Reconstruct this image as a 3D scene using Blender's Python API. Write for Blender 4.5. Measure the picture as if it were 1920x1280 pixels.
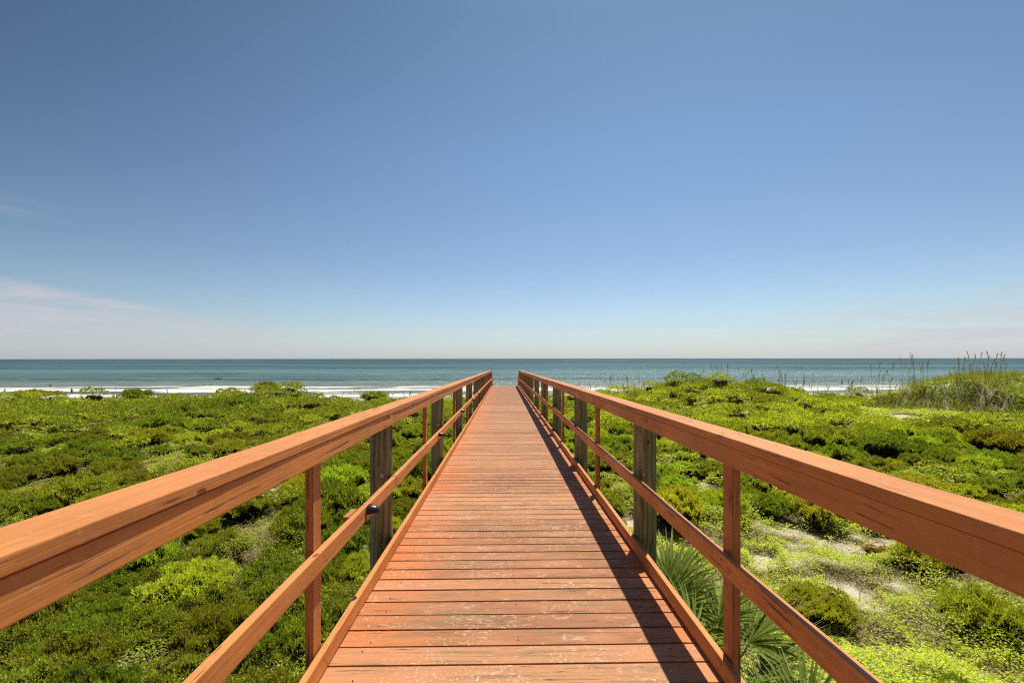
import bpy, bmesh, math, random
import numpy as np
from mathutils import Vector

for o in list(bpy.data.objects):
    bpy.data.objects.remove(o)
S = bpy.context.scene
COL = S.collection
R = math.radians

# ------------------------------------------------------------------ camera
EYE = 8.5
F = 838.0
cam = bpy.data.cameras.new('camera')
cam.sensor_width = 36.0
cam.lens = F / 1920 * 36
cam.shift_y = 32 / 1920
cam.clip_start = 0.05
cam.clip_end = 60000
co = bpy.data.objects.new('camera', cam)
COL.objects.link(co)
co.location = (0, 0, EYE)
co.rotation_euler = (R(90), R(0.06), R(-0.99))
S.camera = co

# ------------------------------------------------------------------ light
SUN = Vector((0.21, 0.40, 1.0)).normalized()
sun_el = math.asin(SUN.z)
sun_az = math.atan2(SUN.x, SUN.y)
sl = bpy.data.lights.new('sun', 'SUN')
sl.energy = 5.0
sl.angle = R(0.5)
sl.color = (1.0, 0.925, 0.78)
so = bpy.data.objects.new('sun', sl)
COL.objects.link(so)
so.rotation_euler = SUN.to_track_quat('Z', 'Y').to_euler()

W = bpy.data.worlds.new('World')
S.world = W
W.use_nodes = True
wn, wl = W.node_tree.nodes, W.node_tree.links
wn.clear()


def build_world():
    out = wn.new('ShaderNodeOutputWorld')
    bg = wn.new('ShaderNodeBackground')
    bg.inputs['Strength'].default_value = 0.0925
    sky = wn.new('ShaderNodeTexSky')
    sky.sky_type = 'NISHITA'
    sky.sun_disc = False
    sky.sun_elevation = sun_el
    sky.sun_rotation = sun_az
    sky.altitude = 0
    sky.air_density = 1.0
    sky.dust_density = 0.6
    sky.ozone_density = 2.2
    tc = wn.new('ShaderNodeTexCoord')
    sep = wn.new('ShaderNodeSeparateXYZ')
    wl.new(tc.outputs['Generated'], sep.inputs[0])

    def m(op, a, b=None, clamp=False):
        n = wn.new('ShaderNodeMath')
        n.operation = op
        n.use_clamp = clamp
        for i, v in enumerate((a, b)):
            if v is None:
                continue
            if isinstance(v, (int, float)):
                n.inputs[i].default_value = v
            else:
                wl.new(v, n.inputs[i])
        return n.outputs[0]

    def ss(v, lo, hi):
        n = wn.new('ShaderNodeMapRange')
        n.interpolation_type = 'SMOOTHSTEP'
        wl.new(v, n.inputs[0])
        n.inputs[1].default_value = lo
        n.inputs[2].default_value = hi
        return n.outputs[0]
    x, y, z = sep.outputs
    az = m('ARCTAN2', x, y)
    el = m('ARCSINE', z)
    # cool the sky a little and keep it from washing out towards the sun
    hs = wn.new('ShaderNodeHueSaturation')
    hs.inputs['Saturation'].default_value = 0.80
    hs.inputs['Hue'].default_value = 0.508
    wl.new(sky.outputs[0], hs.inputs['Color'])
    cmb = wn.new('ShaderNodeCombineXYZ')
    wl.new(m('MULTIPLY', az, 5.0), cmb.inputs[0])
    wl.new(m('MULTIPLY', el, 42.0), cmb.inputs[1])
    nz = wn.new('ShaderNodeTexNoise')
    nz.inputs['Scale'].default_value = 1.6
    nz.inputs['Detail'].default_value = 7
    nz.inputs['Distortion'].default_value = 0.6
    wl.new(cmb.outputs[0], nz.inputs['Vector'])
    wisp = ss(nz.outputs[0], 0.30, 0.75)
    # sheet of thin cirrus low on the left, its upper edge falling to the right
    edge = m('SUBTRACT', m('MULTIPLY', m('ADD', az, 0.85), -0.16), -0.125)
    low = m('SUBTRACT', edge, el)
    left = m('MULTIPLY', ss(low, -0.004, 0.014), m('SUBTRACT', 1.0, ss(az, -0.72, -0.36)))
    left = m('MULTIPLY', left, ss(el, -0.01, 0.06))
    right = m('MULTIPLY', ss(az, 0.45, 0.9), m('SUBTRACT', 1.0, ss(el, 0.06, 0.13)))
    right = m('MULTIPLY', right, 0.8)
    wl2 = m('MULTIPLY', ss(az, -0.72, -0.80), 1.0)
    band = m('MULTIPLY', m('MULTIPLY', ss(el, 0.20, 0.22), m('SUBTRACT', 1.0, ss(el, 0.225, 0.25))),
             m('SUBTRACT', 1.0, ss(az, -0.82, -0.74)))
    msk = m('ADD', m('ADD', m('MULTIPLY', left, m('ADD', m('MULTIPLY', wisp, 0.65), 0.25)),
                     m('MULTIPLY', right, wisp)), m('MULTIPLY', m('MULTIPLY', band, wisp), 0.14), True)
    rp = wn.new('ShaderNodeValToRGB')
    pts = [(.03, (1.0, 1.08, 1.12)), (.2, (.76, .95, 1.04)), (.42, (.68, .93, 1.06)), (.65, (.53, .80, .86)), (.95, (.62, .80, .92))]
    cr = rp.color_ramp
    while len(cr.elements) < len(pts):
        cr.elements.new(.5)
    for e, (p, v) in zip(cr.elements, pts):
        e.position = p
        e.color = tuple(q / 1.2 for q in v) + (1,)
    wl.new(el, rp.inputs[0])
    # added dimming away from the sun's side; behind the camera it cuts fill
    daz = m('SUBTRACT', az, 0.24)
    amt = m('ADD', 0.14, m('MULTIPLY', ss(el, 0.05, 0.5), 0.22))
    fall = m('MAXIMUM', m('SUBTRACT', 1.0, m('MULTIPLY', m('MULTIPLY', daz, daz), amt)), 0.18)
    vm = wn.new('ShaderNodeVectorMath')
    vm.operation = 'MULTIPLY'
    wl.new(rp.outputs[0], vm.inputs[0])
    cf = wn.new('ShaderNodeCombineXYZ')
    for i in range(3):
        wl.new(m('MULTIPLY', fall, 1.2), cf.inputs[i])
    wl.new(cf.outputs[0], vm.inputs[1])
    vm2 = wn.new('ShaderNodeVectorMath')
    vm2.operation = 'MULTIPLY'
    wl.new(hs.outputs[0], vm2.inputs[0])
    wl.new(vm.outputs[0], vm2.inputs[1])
    # milky air just over the water
    hz = m('MULTIPLY', m('SUBTRACT', 1.0, ss(el, 0.0, 0.11)), 0.42)
    mx0 = wn.new('ShaderNodeMix')
    mx0.data_type = 'RGBA'
    wl.new(hz, mx0.inputs['Factor'])
    wl.new(vm2.outputs[0], mx0.inputs['A'])
    mx0.inputs['B'].default_value = (5.3, 5.8, 6.9, 1)
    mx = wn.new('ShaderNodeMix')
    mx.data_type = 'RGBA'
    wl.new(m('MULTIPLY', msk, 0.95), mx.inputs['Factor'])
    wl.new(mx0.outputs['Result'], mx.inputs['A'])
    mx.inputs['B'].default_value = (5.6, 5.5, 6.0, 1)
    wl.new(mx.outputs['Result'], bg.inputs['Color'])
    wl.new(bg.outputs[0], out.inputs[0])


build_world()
S.view_settings.view_transform = 'Standard'
S.view_settings.look = 'None'
S.view_settings.exposure = 0.2
S.view_settings.gamma = 1.0
S.render.engine = 'CYCLES'
S.cycles.max_bounces = 6
S.cycles.diffuse_bounces = 3
S.cycles.transparent_max_bounces = 4
S.cycles.caustics_reflective = False
S.cycles.caustics_refractive = False
S.cycles.use_denoising = False
S.cycles.sample_clamp_direct = 6.0
S.cycles.sample_clamp_indirect = 4.0
S.cycles.filter_width = 1.15

rng = np.random.default_rng(7)
random.seed(7)


# ------------------------------------------------------------------ noise
def _h(ix, iy, seed):
    n = (ix.astype(np.int64) * 374761393 + iy.astype(np.int64) * 668265263 + seed * 974634777) & 0xffffffff
    n = ((n ^ (n >> 13)) * 1274126177) & 0xffffffff
    n = (n ^ (n >> 16)) & 0xffffffff
    return n / 4294967295.0


def vn(x, y, seed=0):
    x = np.asarray(x, float)
    y = np.asarray(y, float)
    ix = np.floor(x)
    iy = np.floor(y)
    fx = x - ix
    fy = y - iy
    fx = fx * fx * (3 - 2 * fx)
    fy = fy * fy * (3 - 2 * fy)
    a = _h(ix, iy, seed)
    b = _h(ix + 1, iy, seed)
    c = _h(ix, iy + 1, seed)
    d = _h(ix + 1, iy + 1, seed)
    return (a * (1 - fx) + b * fx) * (1 - fy) + (c * (1 - fx) + d * fx) * fy


def fbm(x, y, seed=0, octv=4):
    s = 0
    a = 1
    t = 0
    x = np.asarray(x, float)
    y = np.asarray(y, float)
    for i in range(octv):
        s = s + a * vn(x, y, seed + i * 17)
        t += a
        a *= 0.5
        x = x * 2.03 + 5.1
        y = y * 2.03 + 9.7
    return s / t


def sst(v, lo, hi):
    t = np.clip((v - lo) / (hi - lo), 0, 1)
    return t * t * (3 - 2 * t)


# ------------------------------------------------------------------ terrain
CR_PX = np.array([-400, 0, 60, 110, 200, 300, 400, 470, 500, 545, 590, 650, 750, 945, 1060, 1120, 1180, 1220, 1290, 1380, 1430, 1480, 1560, 1700, 1760, 1810, 1880, 1960, 2300], float)
CR_Z = np.array([4.9, 4.9, 4.95, 5.0, 4.45, 4.45, 4.95, 5.5, 5.75, 5.25, 4.75, 4.4, 4.35, 4.5, 4.6, 5.05, 5.2, 5.65, 6.25, 6.25, 5.7, 4.75, 4.35, 4.6, 5.6, 6.8, 7.15, 6.7, 5.8])
CR_Y = np.interp(CR_PX, [1560, 1810], [34.0, 28.0])
CR_X = (CR_PX - 945) / F * CR_Y


def G(x, y):
    x = np.asarray(x, float)
    y = np.asarray(y, float)
    cr = np.interp(x, CR_X, CR_Z)
    yc = np.interp(x, CR_X, CR_Y)
    base = 5.2 + 0.3 * (fbm(x / 9, y / 9, 3) - .5) + 0.42 * (fbm(x / 3.1, y / 3.1, 11, 3) - .5)
    k = np.exp(-((y - yc) / 5.2) ** 2)
    g = base + (cr - 5.2) * k
    dn = sst(y, yc + 4, yc + 22)
    beach = 1.6 - (y - 58) * 0.038
    g = g * (1 - dn) + beach * dn
    g = np.where(y > 70, beach, g)
    return g


SANDS = [(4.9, 6.1, .75), (5.9, 6.6, .5), (5.3, 5.5, .45), (7.1, 7.6, .6), (4.2, 7.3, .5), (-4.4, 11.4, 1.1), (-3.0, 9.0, .7), (-2.3, 7.8, .5),
         (5.6, 12.7, 1.0), (4.6, 11.0, .7), (6.6, 14.0, .8), (27.5, 29.5, 2.0), (30, 27.5, 2.2), (24.5, 30.5, 1.5), (-29.0, 33.0, 1.8), (-25.5, 32.5, 1.3), (10, 16, .6), (12.5, 16.5, .6),
         (14, 13.5, .8), (9, 12, .6), (11.2, 10, .6), (12.5, 18, .8), (8, 18, .7), (16, 12.5, .6), (18, 17, .8), (20.5, 15.5, .7), (10, 23, .8), (5.5, 18, .6), (-10, 26, .9), (-14, 28, 1.0), (-18, 30, 1.1), (-22.5, 31, 1.2), (-6, 17, .6), (-12, 12.5, .6), (-5.5, 9.4, .5), (-9, 14.5, .6), (-20, 33.5, 1.6), (-33, 33, 1.4), (-11, 33, 1.2), (-4.2, 5.6, .35), (22, 24, .9), (15, 25, .8), (-2.2, 6.5, .4), (2.3, 8.5, .5), (1.9, 5.8, .5), (-8.5, 8.2, .7), (-13, 22, .9), (33.5, 31, 1.5), (-2.6, 13, .6), (2.6, 14, .5), (16.5, 21, .7), (4.2, 22, .6)]


def sandmask(x, y):
    x = np.asarray(x, float)
    y = np.asarray(y, float)
    w = (fbm(x / .55, y / .55, 31, 4) - .5) * 1.9
    s = np.zeros_like(x)
    for (sx, sy, r) in SANDS:
        d = np.hypot((x - sx), (y - sy) * .85) / (r * ((.58 if sy < 8 and sx > 0 else .88) + .022 * max(0, sy - 8)))
        s = np.maximum(s, 1.15 - d * .9)
    s = sst(s + w, 0.35, 0.8)
    s2 = sst(fbm(x / 1.9, y / 1.9, 41, 4), .68, .74) * .85
    far = sst(y, 38, 42)
    return np.clip(np.maximum(np.maximum(s, s2), far), 0, 1)


def coverh(x, y):
    a = fbm(x / 1.9, y / 1.9, 51, 3)
    b = fbm(x / .55, y / .55, 61, 3)
    return (.035 + .20 * sst(a, .35, .75) + .17 * sst(b, .30, .72)) * (1 - .8 * sandmask(x, y))


def at(px, py, up=0.0):
    """first point of the ground (raised by up) under a photo pixel"""
    yaw = R(0.99)
    dx = (px - 960) / F
    dz = -(py - 672) / F
    d = Vector((dx * math.cos(yaw) + math.sin(yaw), math.cos(yaw) - dx * math.sin(yaw), dz))
    t = 1.5
    while t < 120:
        p = Vector((0, 0, EYE)) + d * t
        if p.z < float(G(p.x, p.y)) + up:
            return p
        t += 0.03 + t * .004
    return Vector((0, 0, EYE)) + d * 40


# ------------------------------------------------------------------ object helpers
def tag(o, label=None, cat=None, group=None, kind=None):
    if label:
        o['label'] = label
    if cat:
        o['category'] = cat
    if group:
        o['group'] = group
    if kind:
        o['kind'] = kind
    return o


def link(name, me, parent=None, loc=(0, 0, 0), mats=()):
    o = bpy.data.objects.new(name, me)
    COL.objects.link(o)
    o.location = loc
    if parent is not None:
        o.parent = parent
    for m in mats:
        if me is not None:
            me.materials.append(m)
    return o


def empty(name, loc=(0, 0, 0)):
    o = bpy.data.objects.new(name, None)
    COL.objects.link(o)
    o.location = loc
    o.empty_display_size = .1
    return o


def quick_mesh(name, V, faces_flat, n, cols=None, mat_idx=None, smooth=False):
    """V (N,3), faces_flat int array of equal-size polygons with n corners"""
    me = bpy.data.meshes.new(name)
    V = np.ascontiguousarray(V, dtype=np.float32)
    faces_flat = np.ascontiguousarray(faces_flat, dtype=np.int32).ravel()
    nf = len(faces_flat) // n
    me.vertices.add(len(V))
    me.vertices.foreach_set('co', V.ravel())
    me.loops.add(len(faces_flat))
    me.loops.foreach_set('vertex_index', faces_flat)
    me.polygons.add(nf)
    me.polygons.foreach_set('loop_start', np.arange(nf, dtype=np.int32) * n)
    me.polygons.foreach_set('loop_total', np.full(nf, n, dtype=np.int32))
    if mat_idx is not None:
        me.polygons.foreach_set('material_index', np.ascontiguousarray(mat_idx, dtype=np.int32))
    if smooth:
        me.polygons.foreach_set('use_smooth', np.ones(nf, dtype=bool))
    me.update(calc_edges=True)
    if cols is not None:
        a = me.color_attributes.new('col', 'FLOAT_COLOR', 'POINT')
        c = np.ones((len(V), 4), np.float32)
        c[:, :3] = cols
        a.data.foreach_set('color', c.ravel())
    return me


def norm(v):
    return v / np.maximum(np.linalg.norm(v, axis=1, keepdims=True), 1e-9)


def leaf_arrays(c, d, side, L, Wd, col, fold=0.0):
    n = len(c)
    L = np.broadcast_to(L, (n,))[:, None]
    Wd = np.broadcast_to(Wd, (n,))[:, None]
    mid = c + d * L * .5
    V = np.empty((n, 4, 3))
    V[:, 0] = c
    V[:, 1] = mid + side * Wd * .5
    V[:, 2] = c + d * L
    V[:, 3] = mid - side * Wd * .5
    Fc = np.arange(n * 4).reshape(n, 4)
    return V.reshape(-1, 3), Fc, np.repeat(col, 4, axis=0)


def blade_arrays(base, d0, L, Wd, droop, col, segs=3):
    """curved grass blades; d0 initial dir, droop bends to ground; returns quads"""
    n = len(base)
    t = np.linspace(0, 1, segs + 1)
    hz = d0.copy()
    hz[:, 2] = 0
    hz = norm(hz + 1e-6)
    side = np.stack([-hz[:, 1], hz[:, 0], np.zeros(n)], 1)
    pts = []
    p = base.copy()
    d = d0.copy()
    pts.append(p.copy())
    for i in range(segs):
        p = p + d * (L / segs)[:, None]
        d = norm(d + hz * (droop * .5)[:, None] + np.array([0, 0, -1.0]) * droop[:, None])
        pts.append(p.copy())
    V = np.empty((n, (segs + 1) * 2, 3))
    for i in range(segs + 1):
        w = (Wd * (1 - t[i] ** 2 * .95))[:, None] * .5
        V[:, 2 * i] = pts[i] + side * w
        V[:, 2 * i + 1] = pts[i] - side * w
    q = []
    for i in range(segs):
        q.append([2 * i, 2 * i + 1, 2 * i + 3, 2 * i + 2])
    q = np.array(q)
    Fc = (np.arange(n)[:, None, None] * (segs + 1) * 2 + q[None]).reshape(-1, 4)
    return V.reshape(-1, 3), Fc, np.repeat(col, (segs + 1) * 2, axis=0)


def merge(parts):
    Vs, Fs, Cs = [], [], []
    k = 0
    for V, Fc, C in parts:
        Vs.append(V)
        Fs.append(Fc + k)
        Cs.append(C)
        k += len(V)
    return np.concatenate(Vs), np.concatenate(Fs), np.concatenate(Cs)


# ------------------------------------------------------------------ materials
class NB:
    def __init__(s, name):
        s.m = bpy.data.materials.new(name)
        s.m.use_nodes = True
        s.n = s.m.node_tree.nodes
        s.l = s.m.node_tree.links
        s.n.clear()
        s.out = s.n.new('ShaderNodeOutputMaterial')
        s.tc = s.n.new('ShaderNodeTexCoord')

    def inp(s, sock, v):
        if v is None:
            return
        if isinstance(v, (int, float)):
            sock.default_value = v
        elif isinstance(v, tuple):
            sock.default_value = v if len(v) == len(sock.default_value) else v + (1,)
        else:
            s.l.new(v, sock)

    def math(s, op, a, b=None, c=None, clamp=False):
        n = s.n.new('ShaderNodeMath')
        n.operation = op
        n.use_clamp = clamp
        for i, v in enumerate((a, b, c)):
            if v is not None:
                s.inp(n.inputs[i], v)
        return n.outputs[0]

    def ss(s, v, lo, hi, a=0.0, b=1.0):
        n = s.n.new('ShaderNodeMapRange')
        n.interpolation_type = 'SMOOTHSTEP'
        s.inp(n.inputs[0], v)
        n.inputs[1].default_value = lo
        n.inputs[2].default_value = hi
        n.inputs[3].default_value = a
        n.inputs[4].default_value = b
        return n.outputs[0]

    def mapping(s, vec, scale=(1, 1, 1), loc=None):
        n = s.n.new('ShaderNodeVectorMath')
        n.operation = 'MULTIPLY_ADD'
        s.l.new(vec, n.inputs[0])
        n.inputs[1].default_value = scale
        if loc is None:
            n.inputs[2].default_value = (0, 0, 0)
        else:
            s.inp(n.inputs[2], loc)
        return n.outputs[0]

    def noise(s, vec, scale, detail=4, rough=.55, dist=0.0):
        n = s.n.new('ShaderNodeTexNoise')
        s.l.new(vec, n.inputs['Vector'])
        n.inputs['Scale'].default_value = scale
        n.inputs['Detail'].default_value = detail
        n.inputs['Roughness'].default_value = rough
        n.inputs['Distortion'].default_value = dist
        return n.outputs[0]

    def mix(s, f, a, b, mode='MIX'):
        n = s.n.new('ShaderNodeMix')
        n.data_type = 'RGBA'
        n.blend_type = mode
        s.inp(n.inputs['Factor'], f)
        s.inp(n.inputs['A'], a)
        s.inp(n.inputs['B'], b)
        return n.outputs['Result']

    def bump(s, h, strength=.3, dist=.01):
        n = s.n.new('ShaderNodeBump')
        n.inputs['Strength'].default_value = strength
        n.inputs['Distance'].default_value = dist
        s.l.new(h, n.inputs['Height'])
        return n.outputs[0]

    def pbr(s, color, rough=.6, normal=None, spec=.4, metal=0.0):
        n = s.n.new('ShaderNodeBsdfPrincipled')
        s.inp(n.inputs['Base Color'], color)
        s.inp(n.inputs['Roughness'], rough)
        n.inputs['Specular IOR Level'].default_value = spec
        n.inputs['Metallic'].default_value = metal
        if normal is not None:
            s.l.new(normal, n.inputs['Normal'])
        s.l.new(n.outputs[0], s.out.inputs[0])
        return n

    def rnd(s):
        n = s.n.new('ShaderNodeObjectInfo')
        return n.outputs['Random']

    def rndvec(s, k=37.0):
        r = s.rnd()
        c = s.n.new('ShaderNodeCombineXYZ')
        s.l.new(s.math('MULTIPLY', r, k), c.inputs[0])
        s.l.new(s.math('MULTIPLY', r, k * 2.7), c.inputs[1])
        s.l.new(s.math('MULTIPLY', r, k * 5.1), c.inputs[2])
        return c.outputs[0]


def mat_paint(name, axis=1, col=(.73, .278, .075)):
    """terracotta solid stain on lumber; grain runs along the given axis"""
    b = NB(name)
    rv = b.rndvec()
    sc = [34, 34, 34]
    sc[axis] = 1.1
    v = b.mapping(b.tc.outputs['Object'], tuple(sc), rv)
    grain = b.noise(v, 1.0, 5, .6, .25)
    v2 = b.mapping(b.tc.outputs['Object'], (1, 1, 1), rv)
    blot = b.noise(v2, 1.7, 4, .6)
    fine = b.noise(v2, 38, 3, .6)
    c = b.mix(b.ss(blot, .3, .7), col, tuple(x * y for x, y in zip(col, (.74, .76, .82))))
    c = b.mix(b.math('MULTIPLY', b.ss(grain, .44, .58), .24), c, (.33, .11, .035))
    c = b.mix(b.math('MULTIPLY', b.ss(fine, .50, .72), .22), c, (.74, .36, .19))
    # cracks and checks that follow the grain
    sc2 = [75, 75, 75]
    sc2[axis] = 1.6
    ck = b.noise(b.mapping(b.tc.outputs['Object'], tuple(sc2), rv), 1.0, 3, .65, .6)
    where = b.ss(b.noise(v2, 2.3, 3), .47, .56)
    crack = b.math('MULTIPLY', b.ss(ck, .615, .65), where)
    # scuffed patches where the grain and grey wood come through
    wp = b.math('MULTIPLY', b.ss(b.noise(b.mapping(b.tc.outputs['Object'], tuple(q * .6 for q in sc), rv), 1.0, 6, .75, .4), .56, .62), b.ss(b.noise(v2, 1.9, 4), .52, .60))
    c = b.mix(b.math('MULTIPLY', wp, .28), c, (.42, .27, .17))
    # knots
    sc3 = [9, 9, 9]
    sc3[axis] = 5
    vo = b.n.new('ShaderNodeTexVoronoi')
    b.l.new(b.mapping(b.tc.outputs['Object'], tuple(sc3), rv), vo.inputs['Vector'])
    vo.inputs['Scale'].default_value = .55
    knot = b.ss(vo.outputs['Distance'], .085, .05)
    c = b.mix(b.math('MULTIPLY', crack, .9), c, (.055, .02, .012))
    c = b.mix(b.math('MULTIPLY', knot, .7), c, (.11, .035, .015))
    # little chips where pale wood shows
    chip = b.math('MULTIPLY', b.ss(b.noise(v2, 26, 4, .7), .63, .66), b.ss(b.noise(v2, 3.1, 2), .5, .6))
    c = b.mix(b.math('MULTIPLY', chip, .6), c, (.62, .36, .22))
    h = b.math('SUBTRACT', b.math('MULTIPLY', grain, .6), b.math('ADD', crack, b.math('MULTIPLY', knot, .5)))
    nrm = b.bump(h, .8, .006)
    b.pbr(c, b.ss(blot, .2, .8, .45, .68), nrm, .38)
    return b.m


def mat_deck():
    b = NB('worn_deck_paint')
    rv = b.rndvec(53)
    ob = b.tc.outputs['Object']
    v2 = b.mapping(ob, (1, 1, 1), rv)
    sep = b.n.new('ShaderNodeSeparateXYZ')
    b.l.new(ob, sep.inputs[0])
    x = sep.outputs[0]
    rnd = b.rnd()
    blot = b.noise(b.mapping(ob, (1.4, 5, 5), rv), 1.6, 5, .6)
    # foot wear down the middle, fresh coat along the left kerb
    ragged = b.noise(b.mapping(ob, (3, 16, 16), rv), 1.0, 6, .7)
    edge = b.ss(b.math('ADD', x, b.math('MULTIPLY', b.math('SUBTRACT', ragged, .5), 1.5)), -.85, -.30)
    redge = b.ss(x, .95, .72)
    worn = b.math('MULTIPLY', edge, redge)
    fresh = (.56, .185, .062)
    old = b.mix(b.ss(blot, .35, .65), (.44, .195, .092), (.31, .130, .058))
    c = b.mix(b.math('MULTIPLY', worn, .92), fresh, old)
    # per board tone
    c = b.mix(b.math('MULTIPLY', rnd, .85), c, b.mix(b.ss(rnd, .4, .6), (.25, .105, .048), (.53, .25, .12)))
    # weathered greenish tan streaks along the grain
    st = b.noise(b.mapping(ob, (1.3, 42, 42), rv), 1.0, 5, .65, .3)
    stm = b.math('MULTIPLY', b.ss(st, .46, .60), b.ss(b.noise(b.mapping(ob, (2, 3, 3), rv), 1.3, 3), .36, .56))
    c = b.mix(b.math('MULTIPLY', stm, b.ss(worn, 0, 1, .30, .80)), c, (.235, .155, .080))
    # pale scuffs
    sc = b.noise(b.mapping(ob, (13, 24, 24), rv), 1.0, 7, .72, .9)
    scm = b.math('MULTIPLY', b.ss(sc, .535, .60), b.ss(b.noise(v2, 4.2, 3, .6), .44, .58))
    c = b.mix(b.math('MULTIPLY', scm, b.ss(worn, 0, 1, .18, .50)), c, (.66, .44, .31))
    sc2 = b.noise(b.mapping(ob, (45, 70, 70), rv), 1.0, 4, .7, .4)
    scm2 = b.math('MULTIPLY', b.ss(sc2, .585, .64), b.ss(b.noise(v2, 2.6, 2), .44, .60))
    c = b.mix(b.math('MULTIPLY', scm2, .8), c, (.82, .68, .54))
    # splits
    ck = b.noise(b.mapping(ob, (2.6, 120, 120), rv), 1.0, 4, .7, 1.0)
    ckm = b.math('MULTIPLY', b.ss(ck, .60, .635), b.ss(b.noise(b.mapping(ob, (1, 6, 6), rv), 2.3, 3), .45, .54))
    c = b.mix(b.math('MULTIPLY', ckm, .92), c, (.045, .022, .012))
    h = b.math('SUBTRACT', b.math('MULTIPLY', st, .8), b.math('ADD', b.math('MULTIPLY', ckm, 1.3), b.math('MULTIPLY', scm, .3)))
    b.pbr(c, .68, b.bump(h, .5, .005), .3)
    return b.m


def mat_pile():
    b = NB('treated_pile_wood')
    rv = b.rndvec(23)
    ob = b.tc.outputs['Object']
    w = b.noise(b.mapping(ob, (5, 5, 1.1), rv), 1.3, 3, .5)
    wv = b.n.new('ShaderNodeTexWave')
    wv.wave_type = 'BANDS'
    wv.bands_direction = 'X'
    wv.inputs['Scale'].default_value = 3.3
    wv.inputs['Distortion'].default_value = 9.0
    wv.inputs['Detail'].default_value = 3
    wv.inputs['Detail Scale'].default_value = 1.2
    b.l.new(b.mapping(ob, (2.4, 2.4, .42), rv), wv.inputs['Vector'])
    c = b.mix(wv.outputs['Fac'], (.135, .130, .068), (.31, .305, .165))
    c = b.mix(b.math('MULTIPLY', b.ss(w, .45, .7), .7), c, (.44, .39, .25))
    gr = b.ss(b.noise(b.mapping(ob, (30, 30, 1.2), rv), 1.0, 4, .6), .5, .68)
    c = b.mix(b.math('MULTIPLY', gr, .40), c, (.11, .09, .05))
    mo = b.ss(b.noise(b.mapping(ob, (8, 8, 2.5), rv), 1.0, 4, .6), .5, .7)
    c = b.mix(b.math('MULTIPLY', mo, .55), c, (.19, .235, .10))
    ck = b.ss(b.noise(b.mapping(ob, (60, 60, 1.0), rv), 1.0, 3, .6, .5), .66, .70)
    c = b.mix(b.math('MULTIPLY', ck, .85), c, (.025, .02, .012))
    vo = b.n.new('ShaderNodeTexVoronoi')
    b.l.new(b.mapping(ob, (6, 6, 3.2), rv), vo.inputs['Vector'])
    vo.inputs['Scale'].default_value = .9
    c = b.mix(b.ss(vo.outputs['Distance'], .10, .05), c, (.05, .03, .015))
    h = b.math('SUBTRACT', b.math('MULTIPLY', wv.outputs['Fac'], .5), b.math('ADD', ck, gr))
    b.pbr(c, .8, b.bump(h, .5, .006), .2)
    return b.m


def mat_simple(name, col, rough=.6, metal=0.0, spec=.4, var=.2, scale=20):
    b = NB(name)
    nz = b.noise(b.tc.outputs['Object'], scale, 4)
    c = b.mix(b.ss(nz, .3, .7), col, tuple(x * (1 - var) for x in col))
    b.pbr(c, rough, b.bump(nz, .15, .003), spec, metal)
    return b.m


def mat_leaf(name, trans=.42, gloss=.10, gain=1.0, rnd=0.0):
    b = NB(name)
    a = b.n.new('ShaderNodeAttribute')
    a.attribute_name = 'col'
    c = a.outputs['Color']
    if rnd:
        hs = b.n.new('ShaderNodeHueSaturation')
        r = b.rnd()
        b.l.new(b.math('MULTIPLY_ADD', r, .06, .47), hs.inputs['Hue'])
        b.l.new(b.math('MULTIPLY_ADD', b.math('FRACT', b.math('MULTIPLY', r, 7.3)), rnd, 1 - rnd * .55), hs.inputs['Value'])
        b.l.new(c, hs.inputs['Color'])
        c = hs.outputs[0]
    if gain != 1.0:
        c = b.mix(1.0, c, (gain, gain, gain, 1), 'MULTIPLY')
    d = b.n.new('ShaderNodeBsdfDiffuse')
    b.l.new(c, d.inputs[0])
    t = b.n.new('ShaderNodeBsdfTranslucent')
    b.l.new(b.mix(1.0, c, (1.35, 1.45, .55, 1), 'MULTIPLY'), t.inputs[0])
    g = b.n.new('ShaderNodeBsdfGlossy')
    g.inputs['Roughness'].default_value = .42
    g.inputs[0].default_value = (.85, .9, .8, 1)
    m1 = b.n.new('ShaderNodeMixShader')
    m1.inputs[0].default_value = trans
    b.l.new(d.outputs[0], m1.inputs[1])
    b.l.new(t.outputs[0], m1.inputs[2])
    m2 = b.n.new('ShaderNodeMixShader')
    m2.inputs[0].default_value = gloss
    b.l.new(m1.outputs[0], m2.inputs[1])
    b.l.new(g.outputs[0], m2.inputs[2])
    b.l.new(m2.outputs[0], b.out.inputs[0])
    return b.m


def mat_ground():
    b = NB('dune_sand_and_litter')
    a = b.n.new('ShaderNodeAttribute')
    a.attribute_name = 'col'
    s = b.n.new('ShaderNodeSeparateColor')
    b.l.new(a.outputs['Color'], s.inputs[0])
    ob = b.tc.outputs['Object']
    n1 = b.noise(ob, 9, 6, .65)
    n2 = b.noise(ob, 45, 5, .7)
    sand = b.mix(b.ss(n1, .35, .7), (.56, .50, .41), (.44, .385, .31))
    sand = b.mix(b.math('MULTIPLY', b.ss(n2, .58, .68), .6), sand, (.17, .13, .085))
    wet = b.mix(s.outputs[1], sand, (.30, .265, .22))
    lit = b.mix(b.ss(n2, .4, .62), (.055, .042, .020), (.27, .21, .12))
    c = b.mix(s.outputs[0], lit, wet)
    b.pbr(c, .9, b.bump(b.math('ADD', n1, b.math('MULTIPLY', n2, .5)), .6, .02), .15)
    return b.m


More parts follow.
